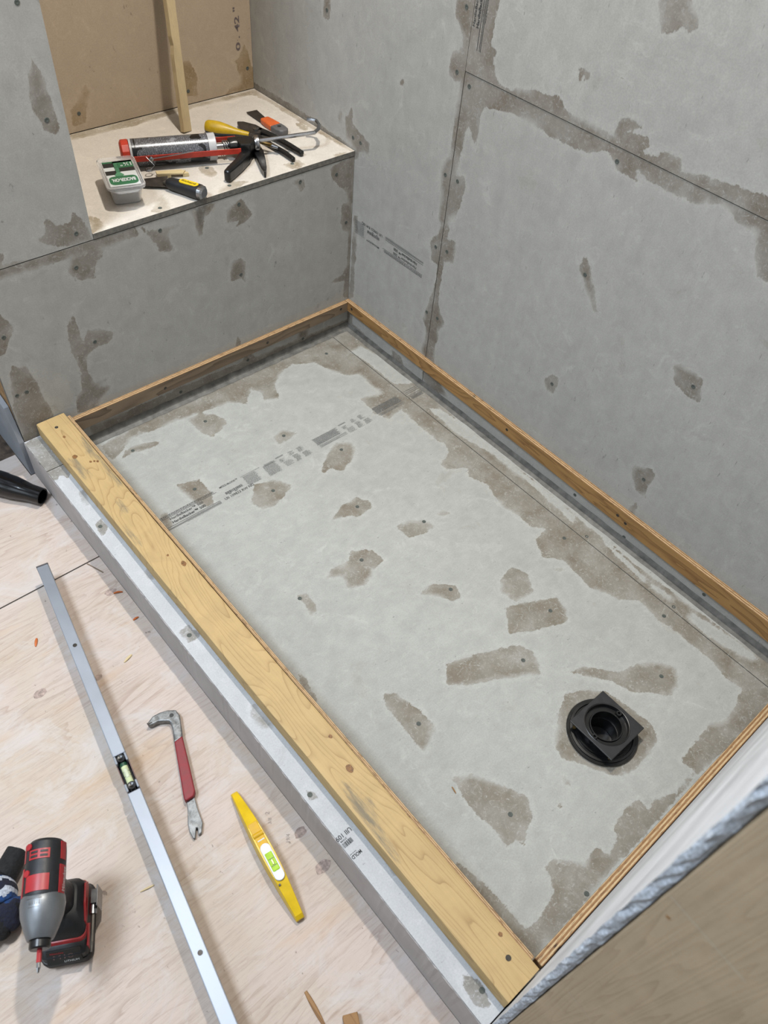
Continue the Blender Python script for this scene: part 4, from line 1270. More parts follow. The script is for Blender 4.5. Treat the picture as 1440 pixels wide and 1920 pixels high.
stack([(0.0005, 0.054, 0.036, 0.014, 0, 0), (0.004, 0.058, 0.0395, 0.014, 0, 0), (0.016, 0.058, 0.0395, 0.014, 0, 0), (0.019, 0.056, 0.0375, 0.012, 0, 0)], DM, 'battery_base', BLACK_RUB, dv_)
stack([(0.019, 0.0545, 0.0365, 0.010, 0, 0), (0.036, 0.053, 0.0360, 0.010, 0, 0), (0.045, 0.046, 0.0345, 0.010, -0.006, 0)], DM, 'battery_pack', BLACK_RUB, dv_)
stack([(0.045, 0.0450, 0.0350, 0.010, -0.008, 0), (0.050, 0.0440, 0.0350, 0.010, -0.010, 0)], DM, 'foot_band', RED_PL, dv_)
stack([(0.050, 0.0430, 0.0345, 0.012, -0.011, 0), (0.064, 0.0400, 0.0320, 0.014, -0.014, 0), (0.076, 0.0270, 0.0240, 0.014, -0.020, 0)], DM, 'foot', BLACK_RUB, dv_)
stack([(0.070, 0.0250, 0.0205, 0.014, -0.022, 0), (0.095, 0.0220, 0.0180, 0.014, -0.024, 0), (0.125, 0.0230, 0.0180, 0.014, -0.020, 0), (0.150, 0.0300, 0.0220, 0.014, -0.014, 0)], DM, 'grip', BLACK_RUB, dv_)
m = MB()
m.prism([(-0.002, 0.108), (0.010, 0.112), (0.013, 0.130), (0.006, 0.142), (-0.004, 0.142)], -0.009, 0.009, DM @ Matrix(((1, 0, 0, 0), (0, 0, 1, 0), (0, 1, 0, 0), (0, 0, 0, 1))))
m.build('trigger', RED_PL, dv_, bevel=0.003)
# red flashes on foot and battery
for sd in (-1, 1):
    MB().prism([(-0.050, 0.050), (-0.010, 0.052), (0.016, 0.050), (0.012, 0.058), (-0.014, 0.064), (-0.044, 0.066)], sd * 0.0318, sd * 0.0352, DM @ Matrix(((1, 0, 0, 0), (0, 0, 1, 0), (0, 1, 0, 0), (0, 0, 0, 1)))).build('foot_panel', RED_PL, dv_, bevel=0.001)
    MB().prism([(0.006, 0.022), (0.046, 0.022), (0.044, 0.040), (0.012, 0.044)], sd * 0.0345, sd * 0.0378, DM @ Matrix(((1, 0, 0, 0), (0, 0, 1, 0), (0, 1, 0, 0), (0, 0, 0, 1)))).build('release_button', RED_PL, dv_, bevel=0.001)
# label on the sloping front shoulder of the battery
fr0, fr1 = Vector((0.0548, 0, 0.0285)), Vector((0.0420, 0, 0.0452))
sl = (fr1 - fr0).normalized()
nn = Vector((sl.z, 0, -sl.x))
LB = DM @ Matrix(((0, sl.x, nn.x, fr0.x), (1, sl.y, nn.y, fr0.y), (0, sl.z, nn.z, fr0.z), (0, 0, 0, 1)))
plate = MB().box((-0.026, -0.006, -0.004), (0.026, 0.019, 0.0022), LB).build('battery_label', LBL_BLACK, dv_, bevel=0.0006)
o_ = LB @ Vector((0, 0, 0.0022))
dx = (LB.to_3x3() @ Vector((1, 0, 0)))
dy = (LB.to_3x3() @ Vector((0, 1, 0)))
text_mesh('printed_text', 'LITHIUM', o_ + dx * 0.000 + dy * (-0.0035), dx, dy, 0.022, 0.0034, LBL_WHITE, plate, lift=0.0003)
text_mesh('printed_text', 'M18', o_ + dx * (-0.016) + dy * 0.0035, dx, dy, 0.030, 0.0075, plain('battery_print', srgb(120, 92, 92), 0.5), plate, lift=0.0003)
text_mesh('printed_text', 'Milwaukee', o_ + dx * (-0.020) + dy * 0.0130, dx, dy, 0.020, 0.0034, RED_PL, plate, lift=0.0003)
# head: motor housing, aluminium nose, chuck, bit
HM = DM @ frame((0, 0, 0.178), (1, 0, -0.03))
m = MB()
m.lathe([(-0.076, 0.016), (-0.075, 0.024), (-0.070, 0.0282), (-0.060, 0.0292), (-0.010, 0.0300), (0.002, 0.0300), (0.006, 0.0290)], HM, 32, 0.98, 1.12)
m.build('motor_housing', BLACK_RUB, dv_, smooth=True)
m = MB()
m.lathe([(0.000, 0.0285), (0.004, 0.0305), (0.014, 0.0315), (0.028, 0.0298), (0.046, 0.0238), (0.058, 0.0190), (0.060, 0.0175), (0.060, 0.012)], HM, 36, 1.0, 1.05)
m.build('nose_cone', CASTALU, dv_, smooth=True)
m = MB()
m.lathe([(0.056, 0.0125), (0.060, 0.0130), (0.061, 0.0148), (0.070, 0.0148), (0.072, 0.0130), (0.072, 0.006)], HM, 24)
m.build('chuck', BLACK, dv_, smooth=True)
m = MB()
m.lathe([(0.070, 0.0036), (0.088, 0.0036), (0.0885, 0.0030)], HM, 8)
m.build('driver_bit', RED_PL, dv_)
m = MB()
m.lathe([(0.088, 0.0030), (0.095, 0.0030), (0.101, 0.0014), (0.1015, 0.0006)], HM, 8)
m.build('bit_tip', STEEL, dv_)


def arc_patch(x0, x1, a0, a1, r, th=0.0010, sy=0.98, sz=1.12, n=8):
    m = MB()
    rings = []
    for i in range(n + 1):
        a = math.radians(a0 + (a1 - a0) * i / n)
        c, s = math.cos(a) * sy, math.sin(a) * sz
        rings.append([(x0, c * (r - 0.002), s * (r - 0.002)), (x1, c * (r - 0.002), s * (r - 0.002)), (x1, c * (r + th), s * (r + th)), (x0, c * (r + th), s * (r + th))])
    m.loft(rings, HM)
    return m


arc_patch(-0.022, 0.001, 62, 128, 0.0300).build('top_band', RED_PL, dv_, smooth=True)
vp = arc_patch(-0.058, -0.044, 64, 124, 0.0293).build('vent_panel', RED_PL, dv_, smooth=True)
for a in (70, 98):
    for x in (-0.0555, -0.0495):
        arc_patch(x, x + 0.003, a, a + 20, 0.0294, 0.0016).build('vent_slot', LBL_BLACK, vp)
for a in (20, 160):
    arc_patch(-0.070, -0.044, a - 14, a + 10, 0.0290).build('side_panel', RED_PL, dv_, smooth=True)
    spn = arc_patch(-0.036, 0.004, a - 14, a + 12, 0.0300).build('side_panel', RED_PL, dv_, smooth=True)
for a in (136, 142):
    pass
_a = math.radians(17)
text_mesh('printed_text', 'Milwaukee', HM @ Vector((0.001, 0.98 * 0.0316 * math.cos(_a) + 0.0035 * math.sin(_a), 1.12 * 0.0316 * math.sin(_a) - 0.0035 * math.cos(_a))), HM.to_3x3() @ Vector((-1, 0, 0)), HM.to_3x3() @ Vector((0, -math.sin(_a), math.cos(_a))), 0.034, 0.0070, LBL_WHITE, dv_)
m = MB()
for x in (-0.064, -0.026):
    m2 = MB()
    m2.lathe([(0.0, 0.0052), (0.0020, 0.0050), (0.0024, 0.003)], HM @ frame((x, -0.0180, 0.0262), (0, -0.55, 0.83)), 14)
    m2.build('case_screw', RED_PL, dv_)
# stamped mark on the nose
for q in ((0.010, 0.0106, 78, 118), (0.0215, 0.0221, 84, 114)):
    arc_patch(q[0], q[1], q[2], q[3], 0.0312 - (q[0] - 0.010) * 0.08, 0.0004, 1, 1.05, 5).build('stamped_mark', DULL_STEEL, dv_)
for k in range(6):
    a = 84 + k * 5
    arc_patch(0.0130, 0.0185, a, a + 1.3, 0.0312, 0.0004, 1, 1.05, 1).build('stamped_mark', DULL_STEEL, dv_)
# belt clip and bit holder on the driver's left flank
m = MB()
m.box((-0.040, 0.0505, 0.022), (-0.008, 0.0525, 0.062), DM)
m.box((-0.036, 0.0400, 0.050), (-0.014, 0.0525, 0.054), DM)
m.build('belt_clip', STEEL, dv_, bevel=0.0008)
m = MB()
m.lathe([(-0.026, 0.0062), (0.000, 0.0062)], DM @ Matrix.Translation((0, 0.0430, 0.0440)), 16)
m.build('bit_sleeve', STEEL, dv_, smooth=True)
m = MB()
m.lathe([(-0.001, 0.0032), (0.040, 0.0032), (0.046, 0.0024), (0.055, 0.0020)], DM @ Matrix.Translation((0, 0.0430, 0.0440)), 8)
m.build('spare_bit', DULL_STEEL, dv_)

# work glove (left of the driver)
gl = thing('work_glove', (1.445, 0.880, FZ), 'crumpled navy knit work glove with a white and blue band beside the driver', 'glove')


def skin_body(name, pts, edges, radii, mat, parent, levels=3):
    me = bpy.data.meshes.new(name)
    me.from_pydata(pts, edges, [])
    o = bpy.data.objects.new(name, me)
    COL.objects.link(o)
    md = o.modifiers.new('skin', 'SKIN')
    md.use_smooth_shade = True
    if not me.skin_vertices:
        me.skin_vertices.new()
    for i, r in enumerate(radii):
        me.skin_vertices[0].data[i].radius = r if isinstance(r, tuple) else (r, r)
    me.skin_vertices[0].data[0].use_root = True
    sb = o.modifiers.new('sub', 'SUBSURF')
    sb.levels = levels
    sb.render_levels = levels
    dg = bpy.context.evaluated_depsgraph_get()
    m2 = bpy.data.meshes.new_from_object(o.evaluated_get(dg))
    m2.name = name
    o.modifiers.clear()
    o.data = m2
    m2.materials.clear()
    m2.materials.append(mat)
    adopt(o, parent)
    return o


def gp(x, y, z):
    return (x, y, FZ + z)


# the glove lies with its cuff towards the wall and its fingers folded under towards the room
cuffp = [gp(1.3990, 0.828, 0.022), gp(1.4180, 0.842, 0.022), gp(1.4360, 0.852, 0.024)]
m = MB()
m.tube(cuffp, [0.0185, 0.0200, 0.0225], 18)
cu_ = m.build('cuff', BLACK_K, gl, smooth=True)
m = MB()
m.tube([gp(1.3975, 0.8268, 0.0222), gp(1.4000, 0.8290, 0.0222)], [0.0110, 0.0105], 16)
m.build('cuff_opening', LBL_BLACK, gl)
palm_pts = [gp(1.440, 0.854, 0.026), gp(1.450, 0.872, 0.034), gp(1.456, 0.890, 0.036), gp(1.458, 0.908, 0.033),
            gp(1.438, 0.914, 0.030), gp(1.434, 0.926, 0.018), gp(1.452, 0.928, 0.026), gp(1.448, 0.936, 0.015),
            gp(1.472, 0.930, 0.025), gp(1.470, 0.942, 0.015), gp(1.492, 0.922, 0.024), gp(1.496, 0.938, 0.016),
            gp(1.488, 0.866, 0.024), gp(1.510, 0.880, 0.018)]
pe = [(0, 1), (1, 2), (2, 3), (3, 4), (4, 5), (3, 6), (6, 7), (3, 8), (8, 9), (3, 10), (10, 11), (2, 12), (12, 13)]
pr = [0.026, 0.033, 0.035, 0.031, 0.022, 0.017, 0.019, 0.014, 0.019, 0.014, 0.018, 0.014, 0.017, 0.013]
pg = skin_body('palm', palm_pts, pe, pr, NAVY, gl)
for mm_ in (BLUE_K, WHITE_K, BLACK_K):
    pg.data.materials.append(mm_)
gax = Vector((0.45, 0.89, 0)).normalized()
for p in pg.data.polygons:
    c = p.center
    s = (Vector((c.x, c.y, 0)) - Vector((1.440, 0.852, 0))).dot(gax)
    s += 0.004 * math.sin(c.x * 260)
    p.material_index = 2 if 0.010 < s < 0.016 else (1 if s < 0.010 and s > -0.004 else (2 if 0.030 < s < 0.041 else (1 if 0.041 <= s < 0.050 else (3 if s > 0.058 and c.z > FZ + 0.012 and math.sin(c.x * 90) > -0.4 else 0))))

# black vacuum hose end by the curb
hz = thing('hose_nozzle', (1.045, 0.05, FZ), 'glossy black plastic hose end lying beside the left end of the curb', 'hose')
q0, q1 = Vector((1.125, -0.075, FZ + 0.0300)), Vector((1.0125, 0.1030, FZ + 0.0215))
ax_ = (q1 - q0)
HL_ = ax_.length
m = MB()
HMx = frame(q0, ax_)
m.lathe([(-0.02, 0.0285), (0.030, 0.0285), (0.034, 0.0272), (0.050, 0.0272), (0.054, 0.0285), (0.085, 0.0285), (0.090, 0.0300), (0.112, 0.0300), (0.118, 0.0285), (0.135, 0.0285), (0.160, 0.0245), (0.178, 0.0215), (HL_, 0.0205), (HL_ + 0.001, 0.0190), (HL_, 0.0172), (HL_ - 0.03, 0.0165), (HL_ - 0.03, 0.001)], HMx, 32)
m.build('cuff', plain('glossy_black', srgb(16, 16, 18), 0.14, var=0.1), hz, smooth=True)
m = MB()
m.lathe([(HL_ - 0.0285, 0.0163), (HL_ - 0.028, 0.0005)], HMx, 24)
m.build('bore', LBL_BLACK, hz)

# wood offcut at the bottom edge
oc = thing('wood_offcut', (1.118, 1.405, FZ), 'brown wood offcut lying on the plywood at the edge of the picture', 'offcut')
OM = frame((1.1045, 1.3835, FZ), (0.45, 0.89, 0))
m = MB()
m.box((0.0, 0.0, 0.0008), (0.12, -0.024, 0.016), OM)
m.build('block', DARKWOOD, oc, bevel=0.0012)

# small debris on the plywood
def crumb(name, label, cat, x, y, z, dirv, L, w, h, mat, group=None):
    m = MB()
    M = frame((x, y, z), dirv)
    n = 6
    rings = []
    for i in range(n + 1):
        t = i / n
        ww = w * (0.35 + 0.65 * math.sin(math.pi * min(1, 0.15 + t * 0.8)))
        zz = h * math.sin(math.pi * t) * 0.5
        rings.append([(L * (t - .5), -ww / 2, zz + 0.0004), (L * (t - .5), ww / 2, zz + 0.0004), (L * (t - .5), ww / 2 * 0.7, zz + 0.0004 + h * 0.5), (L * (t - .5), -ww / 2 * 0.7, zz + 0.0004 + h * 0.5)])
    m.loft(rings, M)
    o = m.build(name, mat)
    return tag(o, label, cat, group)


D = DEBRIS
crumb('plastic_crumb', 'orange and white plastic crumb left of the box level', 'crumb', D[0][0], D[0][1], FZ, (0.5, 0.85, 0), 0.020, 0.006, 0.003, ORANGE_BIT)
crumb('plastic_crumb', 'curled thin orange crumb on a dark knot by the curb', 'crumb', D[1][0], D[1][1], FZ, (-0.6, 0.3, 0), 0.019, 0.003, 0.006, ORANGE_BIT)
crumb('plastic_crumb', 'stubby orange crumb in the shade of the curb', 'crumb', D[2][0], D[2][1], FZ, (-0.8, 0.0, 0), 0.013, 0.005, 0.003, ORANGE_BIT)
crumb('wood_chip', 'pale wood chip between the box level and curb', 'chip', D[3][0], D[3][1], FZ, (0.75, 0.25, 0), 0.022, 0.006, 0.003, CHIPWOOD)
crumb('wood_splinter', 'thin wood splinter between impact driver and box level', 'splinter', D[4][0], D[4][1], FZ, (0.9, -0.2, 0), 0.024, 0.004, 0.0025, CHIPWOOD)
crumb('wood_sliver', 'long dark tapering wood sliver near the lower edge', 'sliver', D[5][0], D[5][1], FZ, (0.10, 0.99, 0), 0.062, 0.008, 0.002, DARKWOOD)
crumb('wood_splinter', 'reddish splinter lying on the shower pan beside the pine board', 'splinter', D[6][0] - 0.02, D[6][1], 0.0, (0.2, 0.9, 0), 0.014, 0.003, 0.002, DARKWOOD)

# ------------------------------------------------------------ things on the bench
BZ = 0.532
# leaning stick in the niche
st = thing('wood_stick', (0.299, -0.302, BZ), 'rough pale wood stick leaning against the tan niche back', 'stick')
foot = Vector((0.2990, -0.3050, BZ + 0.002))
topp = Vector((0.2450, -0.4230, 1.080))
dirn = (topp - foot).normalized()
side = Vector((0.965, 0.26, 0))
side = (side - dirn * side.dot(dirn)).normalized()
nrm = side.cross(dirn)
if nrm.y < 0:
    nrm = -nrm
rings = []
LS = (topp - foot).length
for i in range(31):
    t = i / 30
    c = foot + dirn * (LS * t)
    w = 0.0128 - 0.001 * t
    l = w + (0.0 if t > 0.37 else 0.0) - (0.0035 if 0.30 < t < 0.36 else 0) + rng.uniform(-0.0006, 0.0006)
    r = w + rng.uniform(-0.0005, 0.0005) + 0.003 * max(0, t - 0.3)
    th = 0.006
    rings.append([tuple(c - side * r - nrm * th), tuple(c + side * l - nrm * th), tuple(c + side * l + nrm * th), tuple(c - side * r + nrm * th)])
m = MB()
m.loft(rings)
m.build('stick', STICKWOOD, st)

# caulking gun with its cartridge
G0 = Vector((0.5075, -0.2198, 0.5635))
GE = Vector((-0.9271, 0.3749, 0)).normalized()
GM = frame(G0, GE)           # x to the rod end, y = away from the viewer's right ... z up
gs = GM.to_3x3() @ Vector((0, 1, 0))
SV = 1 if gs.y > 0 else -1   # local side that faces the room
tb = thing('caulk_cartridge', (0.40, -0.20, BZ), 'caulk cartridge with black printed label and red cap lying in the gun', 'cartridge')
tbm = MB()
tbm.lathe([(0.014, 0.0296), (0.0145, 0.0300), (0.188, 0.0300), (0.1885, 0.0296)], I4, 36)
o = tbm.build('label_body', LABEL, None, smooth=True)
o.parent = tb
o.matrix_parent_inverse = WORLD[tb.name].inverted()
o.matrix_basis = GM
m = MB()
m.lathe([(0.1886, 0.0303), (0.206, 0.0305), (0.207, 0.0285), (0.2065, 0.0230)], GM, 36)
m.build('tail_end', TUBE_END, tb, smooth=True)
m = MB()
m.lathe([(0.0090, 0.0302), (0.0138, 0.0303)], GM, 36)
m.build('front_rim', TUBE_END, tb, smooth=True)

cg = thing('caulking_gun', (0.30, -0.16, BZ), 'red and black caulking gun lying on its side on the bench', 'caulking gun')
m = MB()
m.lathe([(-0.012, 0.0180), (-0.012, 0.0235), (-0.008, 0.0300), (0.008, 0.0306), (0.0085, 0.0275), (-0.004, 0.0230)], GM, 12)
m.build('nose_cap', RED_CAP, cg, bevel=0.001)
for sgn_, name_ in ((1, 'front_rail'), (-1, 'rear_rail')):
    m = MB()
    m.box((0.000, sgn_ * SV * 0.0314, -0.0065), (0.262, sgn_ * SV * 0.0344, 0.0060), GM)
    m.build(name_, RED, cg, bevel=0.0006)
m = MB()
m.lathe([(0.207, 0.0065), (0.300, 0.0065)], GM, 14)
m.build('barrel', STEEL, cg, smooth=True)
m = MB()
m.lathe([(0.238, 0.0175), (0.240, 0.0190), (0.256, 0.0190), (0.258, 0.0120)], GM, 20, 1, 0.9)
m.build('frame_yoke', BLACK, cg, smooth=True)
# spring
pts = []
for k in range(121):
    a = k / 120 * 2 * math.pi * 7
    pts.append((0.225 + 0.036 * k / 120, 0.0115 * math.cos(a), 0.0115 * math.sin(a)))
MB().tube(pts, 0.0013, 6, GM).build('spring', STEEL, cg, smooth=True)
# body plates
m = MB()
m.prism([(0.252, -0.022), (0.298, -0.014), (0.304, 0.010), (0.286, 0.030), (0.262, 0.026)], -0.008, 0.012, GM if SV > 0 else GM @ Matrix.Scale(-1, 4, (0, 1, 0)))
m.build('body_plate', BLACK, cg, bevel=0.003)
m = MB()
m.lathe([(0.300, 0.0165), (0.304, 0.0180), (0.310, 0.0180), (0.312, 0.0150), (0.3125, 0.007)], GM, 28)
m.build('collar', STEEL, cg, smooth=True)
# push rod with its hooked end
zr = 0.030
rod = [Vector(GM @ Vector((0.29, 0, 0.0)))]
for x, y, z in ((0.2163, -0.1013, 0.5700), (0.1086, -0.0570, 0.5770), (0.0888, -0.0507, 0.5780), (0.0707, -0.0593, 0.5790), (0.0556, -0.0766, 0.5795), (0.0481, -0.0972, 0.5800), (0.0535, -0.1076, 0.5800), (0.0640, -0.1157, 0.5800)):
    rod.append(Vector((x, y, z)))
MB().tube(rod, 0.0046, 6).build('push_rod', STEEL, cg, smooth=True)
# grip (thick) and trigger lever (thin), both splayed towards the room
def blade(pts, z0, z1, name, mat, bev):
    MB().prism(pts, z0, z1).build(name, mat, cg, bevel=bev, seg=3)


def band(path, ws):
    """outline of a tapering band along a 2-D path"""
    L, R = [], []
    for i, p in enumerate(path):
        a = Vector(path[max(i - 1, 0)])
        b = Vector(path[min(i + 1, len(path) - 1)])
        d = (b - a).normalized()
        nrm2 = Vector((-d.y, d.x))
        L.append(tuple(Vector(p) + nrm2 * ws[i]))
        R.append(tuple(Vector(p) - nrm2 * ws[i]))
    return L + R[::-1]


blade(band([(0.2280, -0.1420), (0.2420, -0.1160), (0.2700, -0.0870), (0.3050, -0.0620), (0.3400, -0.0420), (0.3600, -0.0300)], [0.011, 0.0150, 0.0125, 0.0105, 0.0095, 0.0075]), BZ + 0.0015, BZ + 0.030, 'grip', BLACK, 0.006)
blade(band([(0.2160, -0.1280), (0.2230, -0.0980), (0.2420, -0.0600), (0.2610, -0.0230), (0.2720, -0.0020)], [0.013, 0.0120, 0.0100, 0.0070, 0.0020]), BZ + 0.0015, BZ + 0.017, 'trigger', BLACK, 0.0035)
for p in ((0.2385, -0.1255), (0.2430, -0.1120)):
    m = MB()
    m.lathe([(0.0, 0.0042), (0.0026, 0.0040), (0.0036, 0.0022)], frame((p[0], p[1], BZ + 0.0296), (0, 0, 1), (1, 0, 0)), 14)
    m.build('rivet', STEEL, cg, smooth=True)
# seal-punch wire clipped on the front rail
wp0 = GM @ Vector((0.052, SV * 0.0346, -0.0010))
m = MB()
m.tube([wp0, GM @ Vector((0.118, SV * 0.0370, 0.0060)), GM @ Vector((0.150, SV * 0.0375, 0.0100))], 0.0012, 6)
m.build('punch_wire', STEEL, cg)
m = MB()
m.lathe([(0.0, 0.0058), (0.003, 0.0056), (0.0045, 0.003)], frame(wp0, gs * SV), 16)
m.build('punch_pivot', STEEL, cg, smooth=True)
# ladder-seal brass cutter at the back
m = MB()
m.tube([Vector((0.2060, -0.1400, BZ + 0.022)), Vector((0.1840, -0.0960, BZ + 0.0195))], 0.0046, 12)
m.build('seal_cutter', BRASS, cg, smooth=True)
m = MB()
m.tube([Vector((0.1840, -0.0960, BZ + 0.0195)), Vector((0.1775, -0.0800, BZ + 0.0185))], [0.0052, 0.0036], 12)
m.build('cutter_tip', STEEL, cg, smooth=True)

# yellow handled tool behind the gun
yh = thing('yellow_chisel', (0.23, -0.23, BZ), 'yellow handled chisel with a dark blue underside behind the caulking gun', 'chisel')
y0, y1 = Vector((0.2610, -0.2740, BZ + 0.0175)), Vector((0.1880, -0.1900, BZ + 0.0120))
YM = frame(y0, y1 - y0)
YL = (y1 - y0).length
prof = [(0.0, 0.006), (0.001, 0.012), (0.006, 0.0158), (0.018, 0.0170), (0.036, 0.0168), (0.056, 0.0135), (0.080, 0.0085), (YL, 0.0055)]
m = MB()
n = 24
vs, fs = [], []
for x, r in prof:
    for k in range(n):
        a = 2 * math.pi * k / n
        vs.append((x, r * math.cos(a), r * math.sin(a)))
m.add(vs, [], YM)
for i in range(len(prof) - 1):
    for k in range(n):
        k2 = (k + 1) % n
        m.f.append((i * n + k, i * n + k2, (i + 1) * n + k2, (i + 1) * n + k)[::-1])
        m.mi.append(0 if k <= 12 or k >= 23 else 1)
m.f.append(tuple(range(n)))
m.mi.append(0)
m.f.append(tuple(range((len(prof) - 1) * n, len(prof) * n)))
m.mi.append(0)
m.build('handle', [YELLOW_H, NAVY_H], yh, smooth=True)
m = MB()
m.box((YL - 0.002, -0.0045, -0.0020), (YL + 0.055, 0.0045, 0.0012), YM)
m.build('blade', DULL_STEEL, yh)

# snips
sn = thing('tin_snips', (0.155, -0.15, BZ), 'dark steel cutting snips with black handles crossing under the gun rod', 'snips')
z0 = BZ + 0.001
MB().prism([(0.1735, -0.2650), (0.1590, -0.2560), (0.1430, -0.2250), (0.1400, -0.1960), (0.1600, -0.1820), (0.1850, -0.1880), (0.1920, -0.2250)], z0 + 0.004, z0 + 0.013).build('blade', DARK_STEEL, sn, bevel=0.0025)
MB().prism([(0.1760, -0.2600), (0.1900, -0.2300), (0.1900, -0.1950), (0.1760, -0.1830), (0.1690, -0.2000)], z0, z0 + 0.006).build('blade', DARK_STEEL, sn, bevel=0.0015)
m = MB()
m.lathe([(0.0, 0.0075), (0.003, 0.0072), (0.004, 0.0045)], frame((0.1600, -0.2000, z0 + 0.0128), (0, 0, 1), (1, 0, 0)), 16)
m.build('pivot_bolt', STEEL, sn, smooth=True)
MB().prism(band([(0.1500, -0.2050), (0.1440, -0.1800), (0.1380, -0.1400), (0.1350, -0.0900), (0.1330, -0.0420)], [0.009, 0.0095, 0.0085, 0.0080, 0.0065]), z0 + 0.001, z0 + 0.013).build('handle', BLACK, sn, bevel=0.004, seg=3)
MB().prism(band([(0.1700, -0.2020), (0.1730, -0.1700), (0.1690, -0.1200), (0.1660, -0.0700), (0.1680, -0.0300)], [0.009, 0.0090, 0.0070, 0.0075, 0.0060]), z0, z0 + 0.011).build('handle', BLACK, sn, bevel=0.004, seg=3)

# putty knife
pk = thing('putty_knife', (0.10, -0.22, BZ), 'stiff putty knife with an orange and grey handle by the right wall', 'putty knife')
MB().prism([(0.1105, -0.3160), (0.0795, -0.3130), (0.0900, -0.2420), (0.1130, -0.2360)], BZ + 0.0030, BZ + 0.0045).build('blade', DARK_STEEL, pk)
hp = band([(0.1015, -0.2480), (0.1020, -0.2250), (0.1015, -0.1980)], [0.0125, 0.0155, 0.0170])
MB().prism(hp, BZ + 0.0006, BZ + 0.0150).build('handle', ORANGE, pk, bevel=0.004, seg=3)
hp = band([(0.1015, -0.1985), (0.1008, -0.1780), (0.1000, -0.1640), (0.0995, -0.1570)], [0.0170, 0.0168, 0.0140, 0.0085])
ge = MB().prism(hp, BZ + 0.0006, BZ + 0.0150).build('handle_end', GREY_PL, pk, bevel=0.004, seg=3)
m = MB()
m.lathe([(0.0, 0.0050), (0.0006, 0.0050), (0.0006, 0.001)], frame((0.1005, -0.1830, BZ + 0.0148), (0, 0, 1), (1, 0, 0)), 16)
m.build('hang_hole', LBL_BLACK, pk)

# clear screw tub
Cx = Vector((0.952, -0.307, 0)).normalized()
tub_c = Vector((0.5775, -0.1090, BZ))
CM = frame(tub_c, Cx)       # x across, y along (towards the room or away)
if (CM.to_3x3() @ Vector((0, 1, 0))).y < 0:
    CM = CM @ Matrix.Rotation(math.pi, 4, 'Z')
tu = thing('screw_tub', tub_c, 'clear plastic tub of backer board screws with a green label on its lid', 'tub')
m = MB()
def rr(hx, hy, r, z, cy=0.0):
    return [(x, y + cy, z) for x, y in rrect(hx, hy, r, 5)]
rings = [rr(0.0290, 0.0500, 0.010, 0.0012, -0.0065), rr(0.0345, 0.0630, 0.011, 0.044), rr(0.0355, 0.0645, 0.011, 0.0475), rr(0.0340, 0.0630, 0.010, 0.0475), rr(0.0330, 0.0615, 0.010, 0.044), rr(0.0277, 0.0487, 0.009, 0.0028, -0.0065)]
m.loft(rings, CM)
m.build('tub', CLEAR, tu, smooth=True)
m = MB()
rings = [rr(0.0405, 0.0705, 0.014, 0.0452, 0.001), rr(0.0415, 0.0725, 0.014, 0.0500, 0.001), rr(0.0415, 0.0725, 0.014, 0.0525, 0.001), rr(0.0385, 0.0695, 0.013, 0.0540, 0.001), rr(0.0365, 0.0670, 0.012, 0.0515, 0.001)]
m.loft(rings, CM)
lid = m.build('lid', CLEAR, tu, smooth=True)
# latch tab at the near end
m = MB()
m.prism([(-0.028, 0.0700), (-0.019, 0.0790), (0.019, 0.0790), (0.028, 0.0700)], 0.0425, 0.0452, CM)
m.build('latch_tab', CLEAR, tu, bevel=0.0008)
# lid label (reads from the far side)
zl = 0.0518
def lab(poly, z, mat, nm='label_field'):
    MB().prism(poly, z, z + 0.00035, CM).build(nm, mat, lid)
def lrect(x0, x1, y0, y1, mat, lv_=1):
    lab([(x0, y0), (x1, y0), (x1, y1), (x0, y1)], zl + 0.0004 * lv_, mat)
lab([(-0.0320, -0.0500), (0.0320, -0.0500), (0.0320, 0.0620), (-0.0320, 0.0620)], zl, LBL_WHITE)
lrect(-0.0320, 0.0100, -0.0500, -0.0180, GREEN)
lrect(-0.0320, 0.0320, -0.0500, -0.0430, GREEN)
lrect(0.0080, 0.0320, -0.0430, -0.0240, LBL_BLACK)
lrect(0.0080, 0.0320, -0.0070, 0.0110, LBL_BLACK)
lrect(-0.0320, 0.0010, -0.0180, -0.0010, LBL_BLACK)
lab(rrect(0.0300, 0.0190, 0.012, 5, 0, 0.0380), zl + 0.0004, GREEN)
# green screw picture
lab([(0.0010, -0.040), (0.0090, -0.040), (0.0090, 0.004), (0.0150, 0.014), (0.0120, 0.020), (-0.0020, 0.020), (-0.0050, 0.014), (0.0010, 0.004)], zl + 0.0008, plain('label_screw', srgb(92, 158, 118), 0.5))
for k in range(7):
    lab([(-0.0002, -0.036 + k * 0.006), (0.0102, -0.038 + k * 0.006), (0.0102, -0.0365 + k * 0.006), (-0.0002, -0.0345 + k * 0.006)], zl + 0.0011, GREEN_D)
LSX = -1
dX = CM.to_3x3() @ Vector((-1, 0, 0)) * LSX
dY = CM.to_3x3() @ Vector((0, -1, 0)) * LSX
text_mesh('printed_text', 'BACKER-ON.', CM @ Vector((-0.0250, 0.0310, zl + 0.0009)), dX, dY, 0.050, 0.0130, LBL_WHITE, lid, bold=0.045)
text_mesh('printed_text', '1\u00bc"', CM @ Vector((-0.0290, -0.0390, zl + 0.0009)), dX, dY, 0.024, 0.0150, LBL_WHITE, lid, bold=0.015)

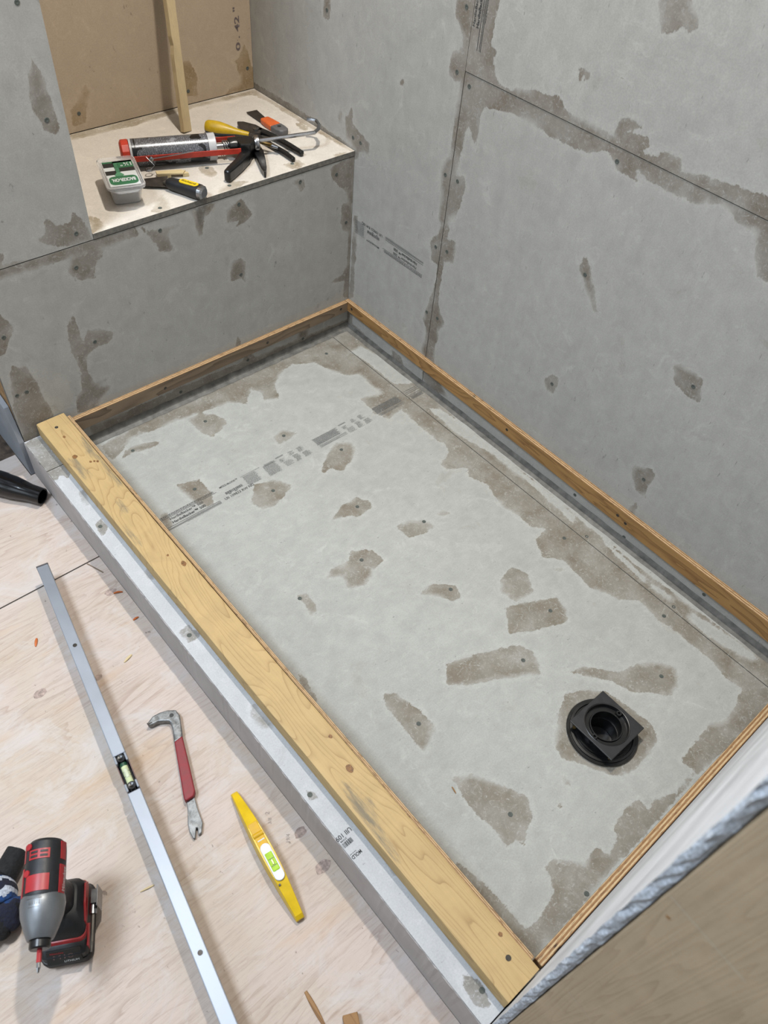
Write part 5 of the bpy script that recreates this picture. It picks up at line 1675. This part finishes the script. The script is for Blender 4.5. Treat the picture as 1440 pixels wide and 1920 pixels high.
# scraper
sc = thing('wall_scraper', (0.46, -0.04, BZ), 'black handled scraper with a yellow badge at the front edge of the bench', 'scraper')
s0_, s1_ = Vector((0.4840, -0.0780, BZ + 0.0155)), Vector((0.4450, 0.0060, BZ + 0.0165))
SMx = frame(s0_, s1_ - s0_)
SL = (s1_ - s0_).length
hn = []
for x, w, h in ((0, 0.0100, 0.0090), (0.006, 0.0130, 0.0110), (0.020, 0.0140, 0.0125), (0.045, 0.0146, 0.0138), (0.070, 0.0168, 0.0148), (0.084, 0.0168, 0.0146)):
    hn.append([(x, y, z) for y, z in rrect(w, h, min(w, h) * 0.8, 5)])
m = MB()
m.loft(hn, SMx)
m.build('handle', BLACK_RUB, sc, smooth=True)
m = MB()
m.loft([[(x, y, z) for y, z in rrect(w, h, min(w, h) * 0.8, 5)] for x, w, h in ((0.0842, 0.0162, 0.0140), (0.0920, 0.0152, 0.0130), (0.0960, 0.0110, 0.0095))], SMx)
m.build('steel_cap', STEEL, sc, smooth=True)
pp = [(x, y) for x, y in rrect(0.0240, 0.0082, 0.0080, 6, 0.0570, 0.0)]
bdg = MB().prism(pp, 0.0130, 0.0156, SMx).build('badge', YELLOW_L, sc, bevel=0.0005)
td = SMx.to_3x3() @ Vector((1, 0, 0))
tu_ = SMx.to_3x3() @ Vector((0, 1, 0))
text_mesh('printed_text', 'Richard', SMx @ Vector((0.0385, -0.0028, 0.0157)), td, tu_, 0.036, 0.0066, LBL_BLACK, bdg, lift=0.0003, bold=0.01)
MB().prism([(0.4900, -0.0760), (0.4700, -0.0720), (0.4760, -0.0980), (0.4620, -0.1190), (0.5280, -0.1420), (0.5300, -0.1080)], BZ + 0.0065, BZ + 0.0082).build('blade', DARK_STEEL, sc, bevel=0.0005)
MB().box((-0.012, -0.0050, -0.0050), (0.004, 0.0050, 0.0010), SMx).build('tang', DULL_STEEL, sc, bevel=0.0015)

# split shim and curl of wire
sh = thing('wood_shim', (0.445, -0.125, BZ), 'small split pale wood shim beside the tub and scraper', 'shim')
MB().prism([(0.4760, -0.1480), (0.4220, -0.1235), (0.4225, -0.1190), (0.4170, -0.1150), (0.4230, -0.1110), (0.4290, -0.1060), (0.4800, -0.1340)], BZ + 0.0085, BZ + 0.0115).build('shim', CHIPWOOD, sh)
MB().prism([(0.4250, -0.1180), (0.4130, -0.1120), (0.4150, -0.1040), (0.4280, -0.1090)], BZ + 0.0006, BZ + 0.0085).build('split_end', CHIPWOOD, sh)
MB().prism([(0.4760, -0.1460), (0.4500, -0.1340), (0.4520, -0.1210), (0.4780, -0.1340)], BZ + 0.0006, BZ + 0.0083).build('split_end', CHIPWOOD, sh)
cw = thing('wire_curl', (0.487, -0.150, BZ), 'small curl of thin steel wire between the tub and the gun', 'wire')
pts = []
for k in range(70):
    a = k / 69 * 2 * math.pi * 3.3
    r = 0.0085 - 0.0022 * k / 69
    pts.append((0.4870 + r * math.cos(a) * 1.1, -0.1560 + r * math.sin(a) * 0.9, BZ + 0.0130 + 0.0035 * k / 69))
pts += [(0.474, -0.152, BZ + 0.022), (0.482, -0.172, BZ + 0.036)]
MB().tube(pts, 0.0005, 5).build('wire', STEEL, cw)
